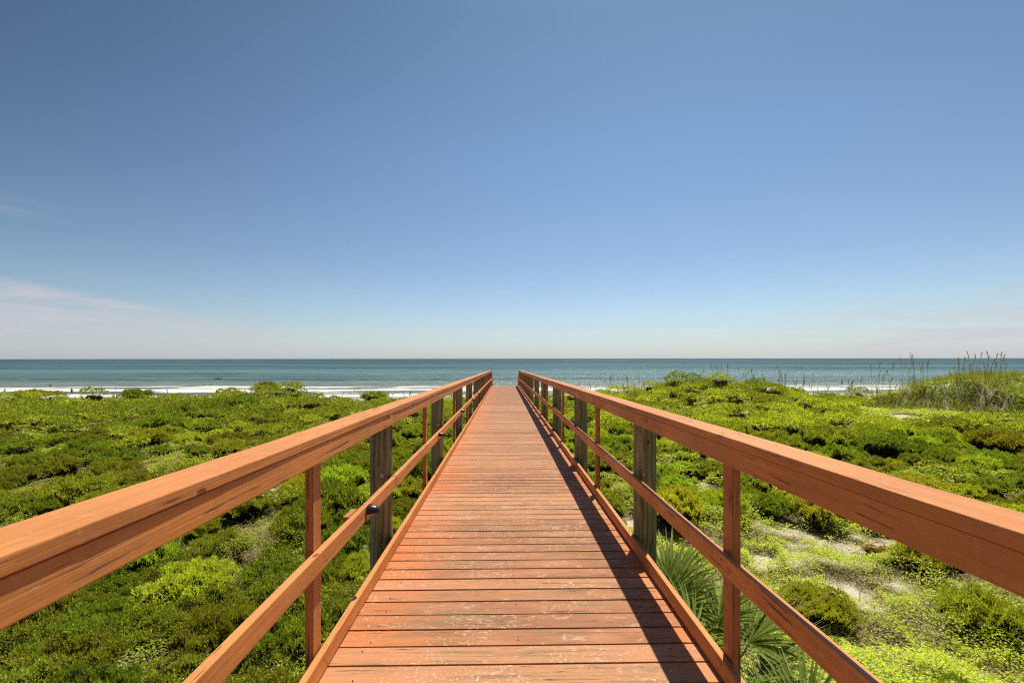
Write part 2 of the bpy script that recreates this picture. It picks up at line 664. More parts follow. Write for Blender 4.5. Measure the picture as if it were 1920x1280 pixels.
def mat_sea():
    b = NB('sea_water')
    ob = b.tc.outputs['Object']
    sep = b.n.new('ShaderNodeSeparateXYZ')
    b.l.new(ob, sep.inputs[0])
    x, y = sep.outputs[0], sep.outputs[1]
    ly = b.math('LOGARITHM', b.math('MAXIMUM', y, 20.0), 2.718)
    # wave-sized streaks: in log distance so that swell trains stay readable out to sea
    cv = b.n.new('ShaderNodeCombineXYZ')
    b.l.new(b.math('DIVIDE', x, b.math('POWER', b.math('MAXIMUM', y, 20.0), .80)), cv.inputs[0])
    b.l.new(b.math('MULTIPLY', ly, 26.0), cv.inputs[1])
    swell = b.noise(b.mapping(ob, (.0007, .0055, 1)), 1.0, 13, .80, .1)
    chop = b.noise(b.mapping(ob, (.07, .42, 1)), 1.0, 8, .70)
    big = b.noise(b.mapping(ob, (.0011, .006, 1)), 1.0, 4, .55)
    deep = b.mix(b.ss(big, .35, .65), (.026, .080, .112), (.040, .112, .138))
    mid = b.mix(b.ss(ly, 5.3, 7.4), (.088, .168, .180), deep)
    c = b.mix(b.ss(ly, 4.75, 5.5), (.155, .175, .145), mid)
    c = b.mix(b.math('MULTIPLY', b.ss(swell, .53, .43), .78), c, (.006, .026, .040))
    c = b.mix(b.math('MULTIPLY', b.ss(chop, .55, .66), b.ss(ly, 7.0, 4.8, 0, .5)), c, (.27, .35, .36))
    c = b.mix(b.math('MULTIPLY', b.ss(chop, .46, .38), b.ss(ly, 7.0, 4.8, 0, .5)), c, (.03, .07, .075))
    c = b.mix(b.math('MULTIPLY', b.ss(swell, .50, .62), .40), c, (.20, .30, .32))
    # surf
    warp = b.noise(b.mapping(ob, (.018, .02, 1)), 1.0, 3)
    d = b.math('ADD', y, b.math('MULTIPLY', b.math('SUBTRACT', warp, .5), 26.0))
    rp = b.n.new('ShaderNodeValToRGB')
    cr = rp.color_ramp
    pts = [(0.0, .8), (.10, .95), (.2, .72), (.27, .35), (.36, .40), (.43, .86), (.53, .88), (.585, .5), (.65, .40), (.70, .80), (.76, .25), (1.0, .02)]
    while len(cr.elements) < len(pts):
        cr.elements.new(.5)
    for e, (p, v) in zip(cr.elements, pts):
        e.position = p
        e.color = (v, v, v, 1)
    b.l.new(b.math('DIVIDE', b.math('SUBTRACT', d, 92.0), 62.0, clamp=True), rp.inputs[0])
    br = b.noise(b.mapping(ob, (.07, .75, 1)), 1.0, 6, .68)
    seg = b.noise(b.mapping(ob, (.03, .05, 1)), 1.0, 2)
    fo = b.math('ADD', b.math('ADD', rp.outputs[0], b.math('MULTIPLY', b.math('SUBTRACT', br, .5), 2.2)), b.math('MULTIPLY', b.math('SUBTRACT', seg, .5), 1.5))
    foam = b.ss(fo, .46, .74)
    fcol = b.mix(b.ss(chop, .40, .62), (.50, .52, .50), (.80, .80, .79))
    c = b.mix(foam, c, fcol)
    w1 = b.noise(b.mapping(ob, (.5, 1.6, 1)), 1.0, 6, .7)
    w2 = b.noise(b.mapping(ob, (.05, .22, 1)), 1.0, 5, .6)
    h = b.math('ADD', b.math('MULTIPLY', w1, .30), b.math('MULTIPLY', w2, 1.3))
    nrm = b.bump(h, 1.0, 1.0)
    df = b.n.new('ShaderNodeBsdfDiffuse')
    b.l.new(c, df.inputs[0])
    gl = b.n.new('ShaderNodeBsdfGlossy')
    gl.inputs['Roughness'].default_value = .20
    b.l.new(nrm, gl.inputs['Normal'])
    mx = b.n.new('ShaderNodeMixShader')
    b.l.new(b.math('MULTIPLY', b.math('SUBTRACT', 1.0, foam), .15), mx.inputs[0])
    b.l.new(df.outputs[0], mx.inputs[1])
    b.l.new(gl.outputs[0], mx.inputs[2])
    b.l.new(mx.outputs[0], b.out.inputs[0])
    return b.m


M_RAIL = mat_paint('terracotta_rail_paint', 1)
M_POST = mat_paint('terracotta_post_paint', 2, (.54, .205, .062))
M_DECK = mat_deck()
M_PILE = mat_pile()
M_BEAM = mat_simple('weathered_beam_wood', (.16, .10, .055), .8)
M_BLACK = mat_simple('black_lamp_paint', (.022, .022, .022), .28, 0, .6, .3, 12)
M_LENS = mat_simple('frosted_lamp_lens', (.62, .62, .58), .3)
M_STEEL = mat_simple('galvanised_steel', (.55, .56, .58), .4, .7)
M_NAIL = mat_simple('dark_nail_hole', (.04, .018, .012), .8)
M_GROUND = mat_ground()
M_SEA = mat_sea()
M_COVER = mat_leaf('ground_cover_leaf', .44, .012)
M_SHRUB = mat_leaf('shrub_leaf', .42, .01, 1.0, .35)
M_CORE = mat_simple('shrub_inner_shade', (.012, .012, .005), 1.0, 0, .0, .5, 30)  # near-black colour stands in for the shade inside the shrub
M_STEM = mat_simple('woody_stem', (.20, .165, .11), .8)
M_DRY = mat_leaf('dry_grass_blade', .25, .01)
M_GRASS = mat_leaf('dune_grass_blade', .35, .02)
M_PALM = mat_leaf('palmetto_blade', .32, .04)
M_OAT = mat_leaf('sea_oat_head', .3, .05)

# ------------------------------------------------------------------ ground sheet
def graded(lo, hi, s0, k):
    v = [0.0]
    while v[-1] < max(abs(lo), abs(hi)):
        v.append(v[-1] + s0 + k * v[-1])
    v = np.array(v)
    full = np.concatenate([-v[:0:-1], v])
    return full[(full >= lo) & (full <= hi)]


def grid_mesh(name, X, Y, Zf, colf=None, smooth=True):
    nx, ny = len(X), len(Y)
    XX, YY = np.meshgrid(X, Y)
    return grid_mesh2(name, XX, YY, Zf, colf, smooth)


def grid_mesh2(name, XX, YY, Zf, colf=None, smooth=True):
    ny, nx = XX.shape
    Z = Zf(XX, YY)
    V = np.stack([XX.ravel(), YY.ravel(), Z.ravel()], 1)
    i = np.arange(ny - 1)[:, None] * nx + np.arange(nx - 1)[None]
    Fc = np.stack([i, i + 1, i + nx + 1, i + nx], -1).reshape(-1, 4)
    cols = colf(XX.ravel(), YY.ravel()) if colf else None
    return quick_mesh(name, V, Fc, 4, cols, None, smooth)


def gcol(x, y):
    s = sandmask(x, y)
    wet = sst(y, 84, 98)
    return np.stack([s, wet, np.zeros_like(s)], 1)


yv = np.concatenate([np.arange(-14, 0, .5), np.arange(0, 16, .09), np.arange(16, 44, .2), np.arange(44, 190, 2.0)])
uv = graded(-3.2, 3.2, .008, .012)
UU, YY = np.meshgrid(uv, yv)
XX = UU * (np.maximum(YY, 0) * .8 + 5.0)
XX = np.where(YY > 60, UU * (YY * 4 - 60 * 3.2 + 5), XX)
gm = grid_mesh2('ground', XX, YY, G, gcol)
tag(link('ground', gm, mats=[M_GROUND]), kind='structure')


# ------------------------------------------------------------------ sea
def seaz(x, y):
    z = 0.10 * (fbm(x / 9, y / 3.0, 71, 3) - .5)
    fade = sst(y, 600, 250)
    for (yc, amp, wd, sd) in ((118, .22, 1.5, 1), (134, .45, 1.7, 2), (150, .22, 2.2, 3), (172, .25, 3, 4), (200, .28, 4, 5), (235, .25, 5, 6), (280, .2, 6, 7)):
        yy = yc + 9 * (fbm(x / 45, x * 0 + sd, 81, 2) - .5)
        a = amp * sst(vn(x / 26, x * 0 + sd * 3.1, 91), .2, .7)
        z = z + a * np.exp(-((y - yy) / wd) ** 2)
    return z * fade * sst(y, 92, 112)


ys = [86.0]
while ys[-1] < 38000:
    ys.append(ys[-1] + (.8 if ys[-1] < 240 else ys[-1] * .02))
ys = np.array(ys)
us = np.linspace(-1, 1, 460)
UU, YY = np.meshgrid(us, ys)
XX = UU * (YY * 1.9 + 60)
sm = grid_mesh2('sea', XX, YY, seaz)
tag(link('sea', sm, mats=[M_SEA]), kind='structure')

# ------------------------------------------------------------------ boardwalk
SL = 0.0158


def deckz(y):
    return EYE - 1.43 - SL * y


def lumber(name, x0, x1, y0, y1, h0, h1, mat, parent, nails=(), tops=(), wob=.0, bev=.004, slope=None, yref=0.0, extra=None):
    """a board lying along the walkway, h measured from the deck surface"""
    cy = (y0 + y1) / 2
    cx = (x0 + x1) / 2

    def zz(y):
        return deckz(y) if slope is None else deckz(yref) - slope * (y - yref)
    cz = zz(cy) + (h0 + h1) / 2
    bm = bmesh.new()
    n = max(1, int((y1 - y0) / .7)) if wob else 1
    rings = []
    for i in range(n + 1):
        y = y0 + (y1 - y0) * i / n
        wx = random.uniform(-wob, wob)
        wz = random.uniform(-wob, wob)
        z = zz(y)
        rings.append([bm.verts.new((px + wx - cx, y - cy, z + hh + wz - cz)) for px, hh in ((x0, h0), (x1, h0), (x1, h1), (x0, h1))])
    for i in range(n):
        a, b = rings[i], rings[i + 1]
        for k in range(4):
            bm.faces.new((a[k], a[(k + 1) % 4], b[(k + 1) % 4], b[k]))
    bm.faces.new(rings[0][::-1])
    bm.faces.new(rings[-1])
    bmesh.ops.recalc_face_normals(bm, faces=bm.faces)
    ed = [e for e in bm.edges if len(e.link_faces) == 2 and e.calc_face_angle(0) > .8]
    bmesh.ops.bevel(bm, geom=ed, offset=bev, segments=2, affect='EDGES', profile=.6)
    # nail heads set into the inner face
    for (ny, nh, nxf, sgn) in nails:
        bz = zz(ny) + nh - cz
        ring = []
        for k in range(8):
            a = k * math.pi / 4
            ring.append(bm.verts.new((nxf + sgn * .0015 - cx, ny - cy + .0045 * math.cos(a), bz + .0045 * math.sin(a))))
        f = bm.faces.new(ring)
        f.material_index = 1
    for (nx_, ny) in tops:
        ring = [bm.verts.new((nx_ - cx + .005 * math.cos(k * math.pi / 4), ny - cy + .005 * math.sin(k * math.pi / 4), zz(ny) + h1 + wob - cz + .0008)) for k in range(8)]
        bm.faces.new(ring).material_index = 1
    me = bpy.data.meshes.new(name)
    bm.to_mesh(me)
    bm.free()
    pl = parent.location if parent else Vector()
    return link(name, me, parent, (cx - pl.x, cy - pl.y, cz - pl.z), [mat, M_NAIL])


DECK_END = 31.05
PITCH = .1437
walk = empty('boardwalk', (0.0715, 2.0, deckz(2.0)))
tag(walk, 'long terracotta painted boardwalk deck of cross planks running straight to the sea', 'boardwalk')

BAL_L = [2.07 + 2.96 * k for k in range(-1, 10)]
BAL_R = [1.995 + 2.96 * k for k in range(-1, 10)]
PILE_Y = [3.56 + 2.965 * k for k in range(-2, 10)]


def plank_bm(bm, y0, y1, cx, cy, cz, xl, xr, th=.036):
    tilt = random.uniform(-.0012, .0012)
    lift = random.uniform(-.0012, .0012)
    cup = random.uniform(-.0015, .0022)
    vs = []
    nxs = 7
    bend = random.uniform(-.0018, .0018)
    for i in range(nxs):
        t = i / (nxs - 1)
        x = xl + (xr - xl) * t
        by = bend * math.sin(t * math.pi) + tilt * (t - .5) * 2
        row = []
        for (yy, zt) in ((y0, -th), (y1, -th), (y1, cup * 0), (y0 + (y1 - y0) * .5, cup), (y0, 0)):
            row.append(bm.verts.new((x - cx, yy + by - cy, deckz(yy) + zt + lift - cz)))
        vs.append(row)
    fs = []
    for i in range(nxs - 1):
        a, b = vs[i], vs[i + 1]
        for k in range(5):
            fs.append(bm.faces.new((a[k], b[k], b[(k + 1) % 5], a[(k + 1) % 5])))
    fs.append(bm.faces.new(vs[0]))
    fs.append(bm.faces.new(vs[-1][::-1]))
    return fs


def make_plank(y0, y1, bmx=None, stick=False):
    xl = -.842 - .036 - random.uniform(0, .003)
    xr = .988 + .034 + random.uniform(0, .003)
    if stick:
        xl -= .022
    cx, cy = (xl + xr) / 2, (y0 + y1) / 2
    cz = deckz(cy)
    if bmx is not None:
        plank_bm(bmx, y0, y1, walk.location.x, walk.location.y, walk.location.z, xl, xr)
        return
    bm = bmesh.new()
    plank_bm(bm, y0, y1, .0715, cy, cz, xl, xr)
    bmesh.ops.recalc_face_normals(bm, faces=bm.faces)
    ed = [e for e in bm.edges if len(e.link_faces) == 2 and e.calc_face_angle(0) > .8]
    bmesh.ops.bevel(bm, geom=ed, offset=.0035, segments=2, affect='EDGES', profile=.6)
    # countersunk screw heads over the stringers
    for sx in (-.70, .07, .84):
        for fy in (.25, .75):
            if random.random() < .55:
                continue
            px = sx + random.uniform(-.012, .012)
            py = y0 + (y1 - y0) * fy + random.uniform(-.006, .006)
            ring = [bm.verts.new((px - .0715 + .0042 * math.cos(a), py - cy + .0042 * math.sin(a), deckz(py) - cz + .0030)) for a in [k * math.pi / 4 for k in range(8)]]
            f = bm.faces.new(ring)
            f.material_index = 1
    me = bpy.data.meshes.new('plank')
    bm.to_mesh(me)
    bm.free()
    pl = walk.location
    link('plank', me, walk, (.0715 - pl.x, cy - pl.y, cz - pl.z), [M_DECK, M_NAIL])


y0 = 2.145 - PITCH * 35
rest = bmesh.new()
cnt = 0
while y0 < DECK_END:
    gap = random.choice((.009, .0105, .012, .0135, .016)) * (1.35 if random.random() < .12 else 1)
    a, b2 = y0 + gap / 2, y0 + PITCH - gap / 2
    nb = not any(abs((a + b2) / 2 - t) < .2 for t in BAL_L + PILE_Y)
    if y0 > 1.7 and cnt < 100:
        make_plank(a, b2, None, nb and random.random() < .2)
        cnt += 1
    else:
        make_plank(a, b2, rest)
    y0 += PITCH
bmesh.ops.recalc_face_normals(rest, faces=rest.faces)
me = bpy.data.meshes.new('far_planks')
rest.to_mesh(me)
rest.free()
far = link('far_planks', me, walk, (0, 0, 0), [M_DECK])
tag(far, kind='stuff')
for sx in (-.78, .07, .92):
    lumber('stringer', sx - .019, sx + .019, -2.85, DECK_END - .05, -.29, -.0365, M_BEAM, walk)
for yy in PILE_Y:
    if yy < DECK_END:
        lumber('cross_beam', -.88, 1.02, yy - .12, yy - .08, -.53, -.292, M_BEAM, walk)


def make_pile(parent, x, y, top_h, r, lean=0.0):
    zb = float(G(x, y)) - .4
    zt = deckz(y) + top_h
    bm = bmesh.new()
    n = 28
    rings = []
    hs = [(zb, r * 1.05), ((zb + zt) / 2, r * 1.02), (zt - .25, r), (zt - .02, r * .995), (zt - .004, r * .90), (zt, r * .84)]
    ph = random.uniform(0, 6)
    for (z, rr) in hs:
        ring = []
        for k in range(n):
            a = 2 * math.pi * k / n
            q = rr * (1 + .015 * math.sin(2 * a + ph) + .01 * math.sin(3 * a + 2 * ph))
            ring.append(bm.verts.new((q * math.cos(a), q * math.sin(a), z - zt)))
        rings.append(ring)
    for a, b in zip(rings[:-1], rings[1:]):
        for k in range(n):
            f = bm.faces.new((a[k], a[(k + 1) % n], b[(k + 1) % n], b[k]))
            f.smooth = True
    bm.faces.new(rings[-1])
    bm.faces.new(rings[0][::-1])
    me = bpy.data.meshes.new('post')
    bm.to_mesh(me)
    bm.free()
    pl = parent.location
    return link('post', me, parent, (x - pl.x, y - pl.y, zt - pl.z), [M_PILE])


def make_bolt(parent_post, parent_thing, x, y, z):
    """hex bolt with washer through the mid rail at the post"""
    bm = bmesh.new()
    for (r, a, b, n) in ((.017, 0, .004, 16), (.0105, .004, .016, 6)):
        ra = [bm.verts.new((r * math.cos(2 * math.pi * k / n), r * math.sin(2 * math.pi * k / n), a)) for k in range(n)]
        rb = [bm.verts.new((r * math.cos(2 * math.pi * k / n), r * math.sin(2 * math.pi * k / n), b)) for k in range(n)]
        for k in range(n):
            bm.faces.new((ra[k], ra[(k + 1) % n], rb[(k + 1) % n], rb[k]))
        bm.faces.new(rb)
        bm.faces.new(ra[::-1])
    me = bpy.data.meshes.new('bolt')
    bm.to_mesh(me)
    bm.free()
    pp = parent_thing.location + parent_post.location
    o = link('bolt', me, parent_post, (x - pp.x, y - pp.y, z - pp.z), [M_STEEL])
    return o


def make_railing(side):
    if side < 0:
        inn, cin, cout = -.841, -.835, -.977
        piles_x, top, bal = -(.883 + .092), .985, BAL_L
        th = -.038
    else:
        inn, cin, cout = .988, .975, 1.115
        piles_x, top, bal = 1.026 + .092, 1.03, BAL_R
        th = .038
    root = empty('railing', (inn + th, 2.0, deckz(2.0)))
    BEND = 30.45
    # top cap laid flat, in lengths butted near the posts
    js = [-2.8, 3.33, 9.42, 15.3, 21.25, 27.2, BEND]
    for i in range(len(js) - 1):
        sh = random.uniform(-.005, .005)
        up = random.uniform(-.002, .003)
        if i == 0:
            sh, up = -.012 * (1 if side < 0 else 0), .0
        xa, xb = sorted((cin + sh * (1 if i else .0), cout + sh))
        tn = []
        for yb in bal + PILE_Y + [js[i] - .0, js[i + 1] - .08]:
            if js[i] + .03 < yb + .045 < js[i + 1] - .02 and .5 < yb < 14:
                tn += [(xa + .035 + random.uniform(-.006, .006), yb + .045 + random.uniform(-.01, .01)), (xb - .035 + random.uniform(-.006, .006), yb + .045 + random.uniform(-.01, .01))]
        lumber('cap_rail', xa, xb, js[i] + (.0025), js[i + 1] - .0025, 1.0765 + up, 1.114 + up, M_RAIL, root, (), tn, wob=.0022, bev=.004)
    js2 = [-2.8, 3.40, 9.35, 15.36, 21.2, 27.15, BEND]
    for i in range(len(js2) - 1):
        sx = random.uniform(-.001, .001) - (0.003 if i else 0.0) * (1 if side < 0 else -1)
        lumber('rail_board', *sorted((inn + sx, inn + th * .93 + sx)), js2[i] + .001, js2[i + 1] - .001, .9870, 1.0725, M_RAIL, root, wob=.0015)
    js3 = [-2.8, 3.49, 9.5, 15.25, 21.3, 27.2, BEND]
    for i in range(len(js3) - 1):
        sx = random.uniform(-.002, .002)
        nl = []
        for yb in bal:
            if js3[i] < yb < js3[i + 1] and yb < 12:
                for (dy, nh) in ((.03, .545), (.055, .512)):
                    nl.append((yb + dy, nh, inn + sx, 1 if side < 0 else -1))
        lumber('mid_rail', *sorted((inn + sx, inn + th * .93 + sx)), js3[i] + .002, js3[i + 1] - .002, .485, .573, M_RAIL, root, nl, wob=.0022)
    js4 = [-2.8, 5.85, 11.6, 17.7, 23.5, BEND]
    for i in range(len(js4) - 1):
        sx = random.uniform(-.002, .002)
        nl = []
        for yb in bal:
            if js4[i] < yb < js4[i + 1] and yb < 12:
                for (dy, nh) in ((.03, .065), (.055, .03)):
                    nl.append((yb + dy, nh, inn + sx, 1 if side < 0 else -1))
        lumber('kerb_board', *sorted((inn + sx, inn + th * .85 + sx)), js4[i] + .002, js4[i + 1] - .002, .006, .094, M_RAIL, root, nl, wob=.0015)
    for k, yb in enumerate(bal):
        if yb > BEND:
            continue
        x0 = inn + th + (.001 if side > 0 else -.001)
        x1 = x0 + th
        zb0 = -.30
        cz = deckz(yb)
        bm = bmesh.new()
        bmesh.ops.create_cube(bm, size=1)
        for v in bm.verts:
            v.co = Vector((v.co.x * .038, v.co.y * .089, (v.co.z) * (1.075 - zb0)))
        bmesh.ops.bevel(bm, geom=list(bm.edges), offset=.003, segments=2, affect='EDGES')
        me = bpy.data.meshes.new('baluster')
        bm.to_mesh(me)
        bm.free()
        pl = root.location
        link('baluster', me, root, ((x0 + x1) / 2 - pl.x, yb + .045 - pl.y, cz + (1.075 + zb0) / 2 - pl.z), [M_POST])
    for k, yp in enumerate(PILE_Y):
        if yp < -1 or yp > BEND:
            continue
        r = .089 + random.uniform(-.003, .004)
        p = make_pile(root, piles_x, yp + (0 if side < 0 else -.02), top, r)
        if yp < 12:
            bz = deckz(yp) + .60
            bb = make_bolt(p, root, piles_x - side * .03, yp - r * .97, deckz(yp) + .585)
            bb.rotation_euler = (R(90), 0, 0)
    # sloping rails down the beach steps
    for (nm, h0, h1, xa, xb) in (('cap_rail', 1.0765, 1.114, cin, cout), ('rail_board', .9885, 1.0755, inn, inn + th * .93),
                                 ('mid_rail', .485, .573, inn, inn + th * .93)):
        lumber(nm, *sorted((xa, xb)), BEND + .002, BEND + 8.5, h0, h1, M_RAIL, root, slope=.42, yref=BEND)
    for k in range(4):
        yp = BEND + 1.2 + k * 2.2
        zt = deckz(BEND) - .42 * (yp - BEND) + .98
        hh = zt - deckz(yp)
        make_pile(root, piles_x, yp, hh, .088)
    return root


rl = make_railing(-1)
tag(rl, 'terracotta wooden railing with small black lamps along the left edge of the boardwalk', 'railing', 'railings of the boardwalk')
rr_ = make_railing(1)
tag(rr_, 'terracotta wooden railing casting its shadow on the planks along the right edge', 'railing', 'railings of the boardwalk')

# splice block behind the left mid rail
pl = rl.location
bm = bmesh.new()
bmesh.ops.create_cube(bm, size=1)
for v in bm.verts:
    v.co = Vector((v.co.x * .036, v.co.y * .14, v.co.z * .085))
bmesh.ops.bevel(bm, geom=list(bm.edges), offset=.003, segments=1, affect='EDGES')
me = bpy.data.meshes.new('splice_block')
bm.to_mesh(me)
bm.free()
link('splice_block', me, rl, (-.90 - pl.x, 2.62 - pl.y, deckz(2.62) + .533 - pl.z), [M_POST])

# beach steps
steps = empty('beach_steps', (.0715, DECK_END, deckz(DECK_END)))
tag(steps, 'wooden steps dropping to the beach beyond the end of the boardwalk', 'steps')
for k in range(17):
    yy = DECK_END + .02 + k * .42
    zt = deckz(DECK_END) - .176 * (k + 1)
    bm = bmesh.new()
    bmesh.ops.create_cube(bm, size=1)
    for v in bm.verts:
        v.co = Vector((v.co.x * 1.80, v.co.y * .40, v.co.z * .038))
    bmesh.ops.bevel(bm, geom=list(bm.edges), offset=.003, segments=1, affect='EDGES')
    me = bpy.data.meshes.new('tread')
    bm.to_mesh(me)
    bm.free()
    link('tread', me, steps, (0, yy + .2 - DECK_END, zt - .019 - deckz(DECK_END)), [M_DECK])


# ------------------------------------------------------------------ rail lamps
def make_lamp():
    root = empty('rail_lamp')
    bm = bmesh.new()
    # back plate: rounded disc flush on the board (board face at local x=0, lamp points +x)
    n = 24
    prof = []
    for k in range(n):
        a = 2 * math.pi * k / n
        prof.append((.046 * math.cos(a), .046 * math.sin(a) - .006))
    ra = [bm.verts.new((0.0, p[0], p[1])) for p in prof]
    rb = [bm.verts.new((.006, p[0], p[1])) for p in prof]
    for k in range(n):
        bm.faces.new((ra[k], ra[(k + 1) % n], rb[(k + 1) % n], rb[k]))
    bm.faces.new(rb)
    me = bpy.data.meshes.new('back_plate')
    bm.to_mesh(me)
    bm.free()
    link('back_plate', me, root, (0, 0, 0), [M_BLACK])
    bm = bmesh.new()
    # hood: quarter ellipsoid shell open underneath
    nu, nv = 20, 10
    for sc in (1.0, .92):
        rows = []
        for i in range(nv + 1):
            e = math.pi / 2 * i / nv
            row = []
            for j in range(nu + 1):
                a = math.pi * j / nu - math.pi / 2
                row.append(bm.verts.new((.005 + .078 * sc * math.cos(e) ** .8 * math.cos(a), .045 * sc * math.cos(e) * math.sin(a), .048 * sc * math.sin(e))))
            rows.append(row)
        for i in range(nv):
            for j in range(nu):
                q = (rows[i][j], rows[i][j + 1], rows[i + 1][j + 1], rows[i + 1][j])
                f = bm.faces.new(q if sc == 1.0 else q[::-1])
                f.smooth = True
        if sc == 1.0:
            rim = rows[0]
        else:
            for j in range(nu):
                bm.faces.new((rim[j + 1], rim[j], rows[0][j], rows[0][j + 1]))
    bmesh.ops.remove_doubles(bm, verts=bm.verts, dist=1e-5)
    me = bpy.data.meshes.new('hood')
    bm.to_mesh(me)
    bm.free()
    link('hood', me, root, (0, 0, 0), [M_BLACK])
    bm = bmesh.new()
    bmesh.ops.create_uvsphere(bm, u_segments=16, v_segments=8, radius=1)
    for v in bm.verts:
        v.co = Vector((.036 + v.co.x * .032, v.co.y * .036, .002 + v.co.z * .014))
    for f in bm.faces:
        f.smooth = True
    me = bpy.data.meshes.new('lens')
    bm.to_mesh(me)
    bm.free()
    link('lens', me, root, (0, 0, 0), [M_LENS])
    return root


def copy_tree(o, parent=None):
    c = o.copy()
    COL.objects.link(c)
    if parent is not None:
        c.parent = parent
    for ch in [q for q in o.children if q.type in ('MESH', 'EMPTY')]:
        copy_tree(ch, c)
    return c


lamp0 = make_lamp()
LAMP_LABELS = ['black hooded lamp on the left mid rail, nearest and largest, before the first round post',
               'black hooded lamp on the left mid rail before the second round post',
               'black hooded lamp on the left mid rail before the third round post',
               'black hooded lamp on the left mid rail before the fourth round post']
for k in range(9):
    o = lamp0 if k == 0 else copy_tree(lamp0)
    y = 2.76 + 2.97 * k
    o.location = (-.8405, y, deckz(y) + .533)
    lab = LAMP_LABELS[k] if k < 4 else 'tiny black hooded lamp on the left mid rail before the %s round post' % ['fifth', 'sixth', 'seventh', 'eighth', 'ninth'][k - 4]
    tag(o, lab, 'lamp', 'lamps on the left mid rail')


# ------------------------------------------------------------------ shrubs
def pal(n, cols, jit=.18):
    cols = np.array(cols)
    w = cols[:, 3] / cols[:, 3].sum()
    idx = rng.choice(len(cols), n, p=w)
    c = cols[idx, :3] * (1 + rng.uniform(-jit, jit, (n, 1)))
    return np.clip(c * (1 + rng.uniform(-.08, .08, (n, 3))), 0.003, .9)


SHR_PAL = {
    'green': [(.35, .395, .055, 5), (.25, .30, .04, 3), (.48, .50, .08, 2), (.45, .34, .06, .4), (.18, .19, .05, 1)],
    'lime': [(.54, .58, .07, 5), (.43, .48, .06, 3), (.64, .66, .12, 2), (.56, .42, .08, .4), (.26, .28, .06, 1)],
    'olive': [(.42, .43, .06, 5), (.32, .35, .05, 3), (.46, .34, .06, .7), (.50, .50, .08, 2), (.22, .20, .06, 1)],
    'red': [(.55, .16, .05, 4), (.38, .12, .04, 2), (.40, .42, .06, 4), (.60, .30, .06, 1)],
}


def make_shrub_mesh(seed, kind, nleaf=11000, h=.80):
    n = nleaf
    a = rng.uniform(0, 2 * math.pi, n)
    top = rng.uniform(0, 1, n) < .93
    lob = .52 + .92 * fbm(np.cos(a) * 2.1 + 7 + seed, np.sin(a) * 2.1 + 3, 100 + seed, 3)
    r = np.where(top, np.sqrt(rng.uniform(0, 1, n)), 0)
    dn = rng.uniform(0, 1, n)
    r = np.where(top, r, 1 - .52 * dn)
    zt = .60 + .40 * np.sqrt(np.clip(1 - r ** 2.6, 0, 1))
    z = np.where(top, zt, .60 * (1 - dn))
    rr = r * lob * (1 - .10 * rng.uniform(0, 1, n) ** 2)
    P = np.stack([rr * np.cos(a), rr * np.sin(a), h * z], 1)
    small = fbm(P[:, 0] * 4.2 + seed, P[:, 1] * 4.2, 130 + seed, 3)
    P[:, 2] += np.where(top, (small - .5) * .80 * h, 0) - h * .08 * rng.uniform(0, 1, n) ** 2
    out = norm(np.stack([P[:, 0], P[:, 1], P[:, 2] * 1.6 + .1], 1))
    d = norm(out * .55 + np.array([0, 0, .75]) + rng.normal(0, .42, (n, 3)))
    side = norm(np.cross(d, rng.normal(0, 1, (n, 3))))
    L = rng.uniform(.035, .07, n) * np.where(rng.uniform(0, 1, n) < .05, 2.2, 1.0)
    tone = .80 + .4 * fbm(P[:, 0] * 3 + 20, P[:, 1] * 3 + seed, 140, 2)[:, None]
    V, Fc, C = leaf_arrays(P, d, side, L, np.minimum(L * .40, .026), np.where(top[:, None], pal(n, SHR_PAL[kind]) * tone, pal(n, [(.09, .08, .03, 3), (.14, .16, .03, 2), (.22, .18, .10, 1)])))  # dead brown under leaves, darkened to paint shade below the rim
    # near-black inner mass, coloured as the shade between and under the leaves
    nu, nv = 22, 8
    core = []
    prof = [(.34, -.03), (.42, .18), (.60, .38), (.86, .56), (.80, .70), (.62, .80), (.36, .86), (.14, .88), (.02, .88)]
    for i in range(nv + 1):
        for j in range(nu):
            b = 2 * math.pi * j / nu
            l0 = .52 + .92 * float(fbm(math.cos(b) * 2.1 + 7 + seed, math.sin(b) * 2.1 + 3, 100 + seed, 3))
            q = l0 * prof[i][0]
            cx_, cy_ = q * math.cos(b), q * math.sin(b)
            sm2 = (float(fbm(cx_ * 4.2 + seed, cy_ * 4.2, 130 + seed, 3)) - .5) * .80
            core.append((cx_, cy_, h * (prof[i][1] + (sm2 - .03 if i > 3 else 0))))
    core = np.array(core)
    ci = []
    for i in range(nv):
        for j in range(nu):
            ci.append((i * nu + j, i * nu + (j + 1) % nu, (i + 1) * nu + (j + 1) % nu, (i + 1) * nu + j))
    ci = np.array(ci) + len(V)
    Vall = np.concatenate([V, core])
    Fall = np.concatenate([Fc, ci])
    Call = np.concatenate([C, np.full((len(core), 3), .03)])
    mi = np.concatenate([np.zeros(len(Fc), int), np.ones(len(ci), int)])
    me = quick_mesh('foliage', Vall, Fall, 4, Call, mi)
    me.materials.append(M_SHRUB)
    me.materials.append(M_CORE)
    return me


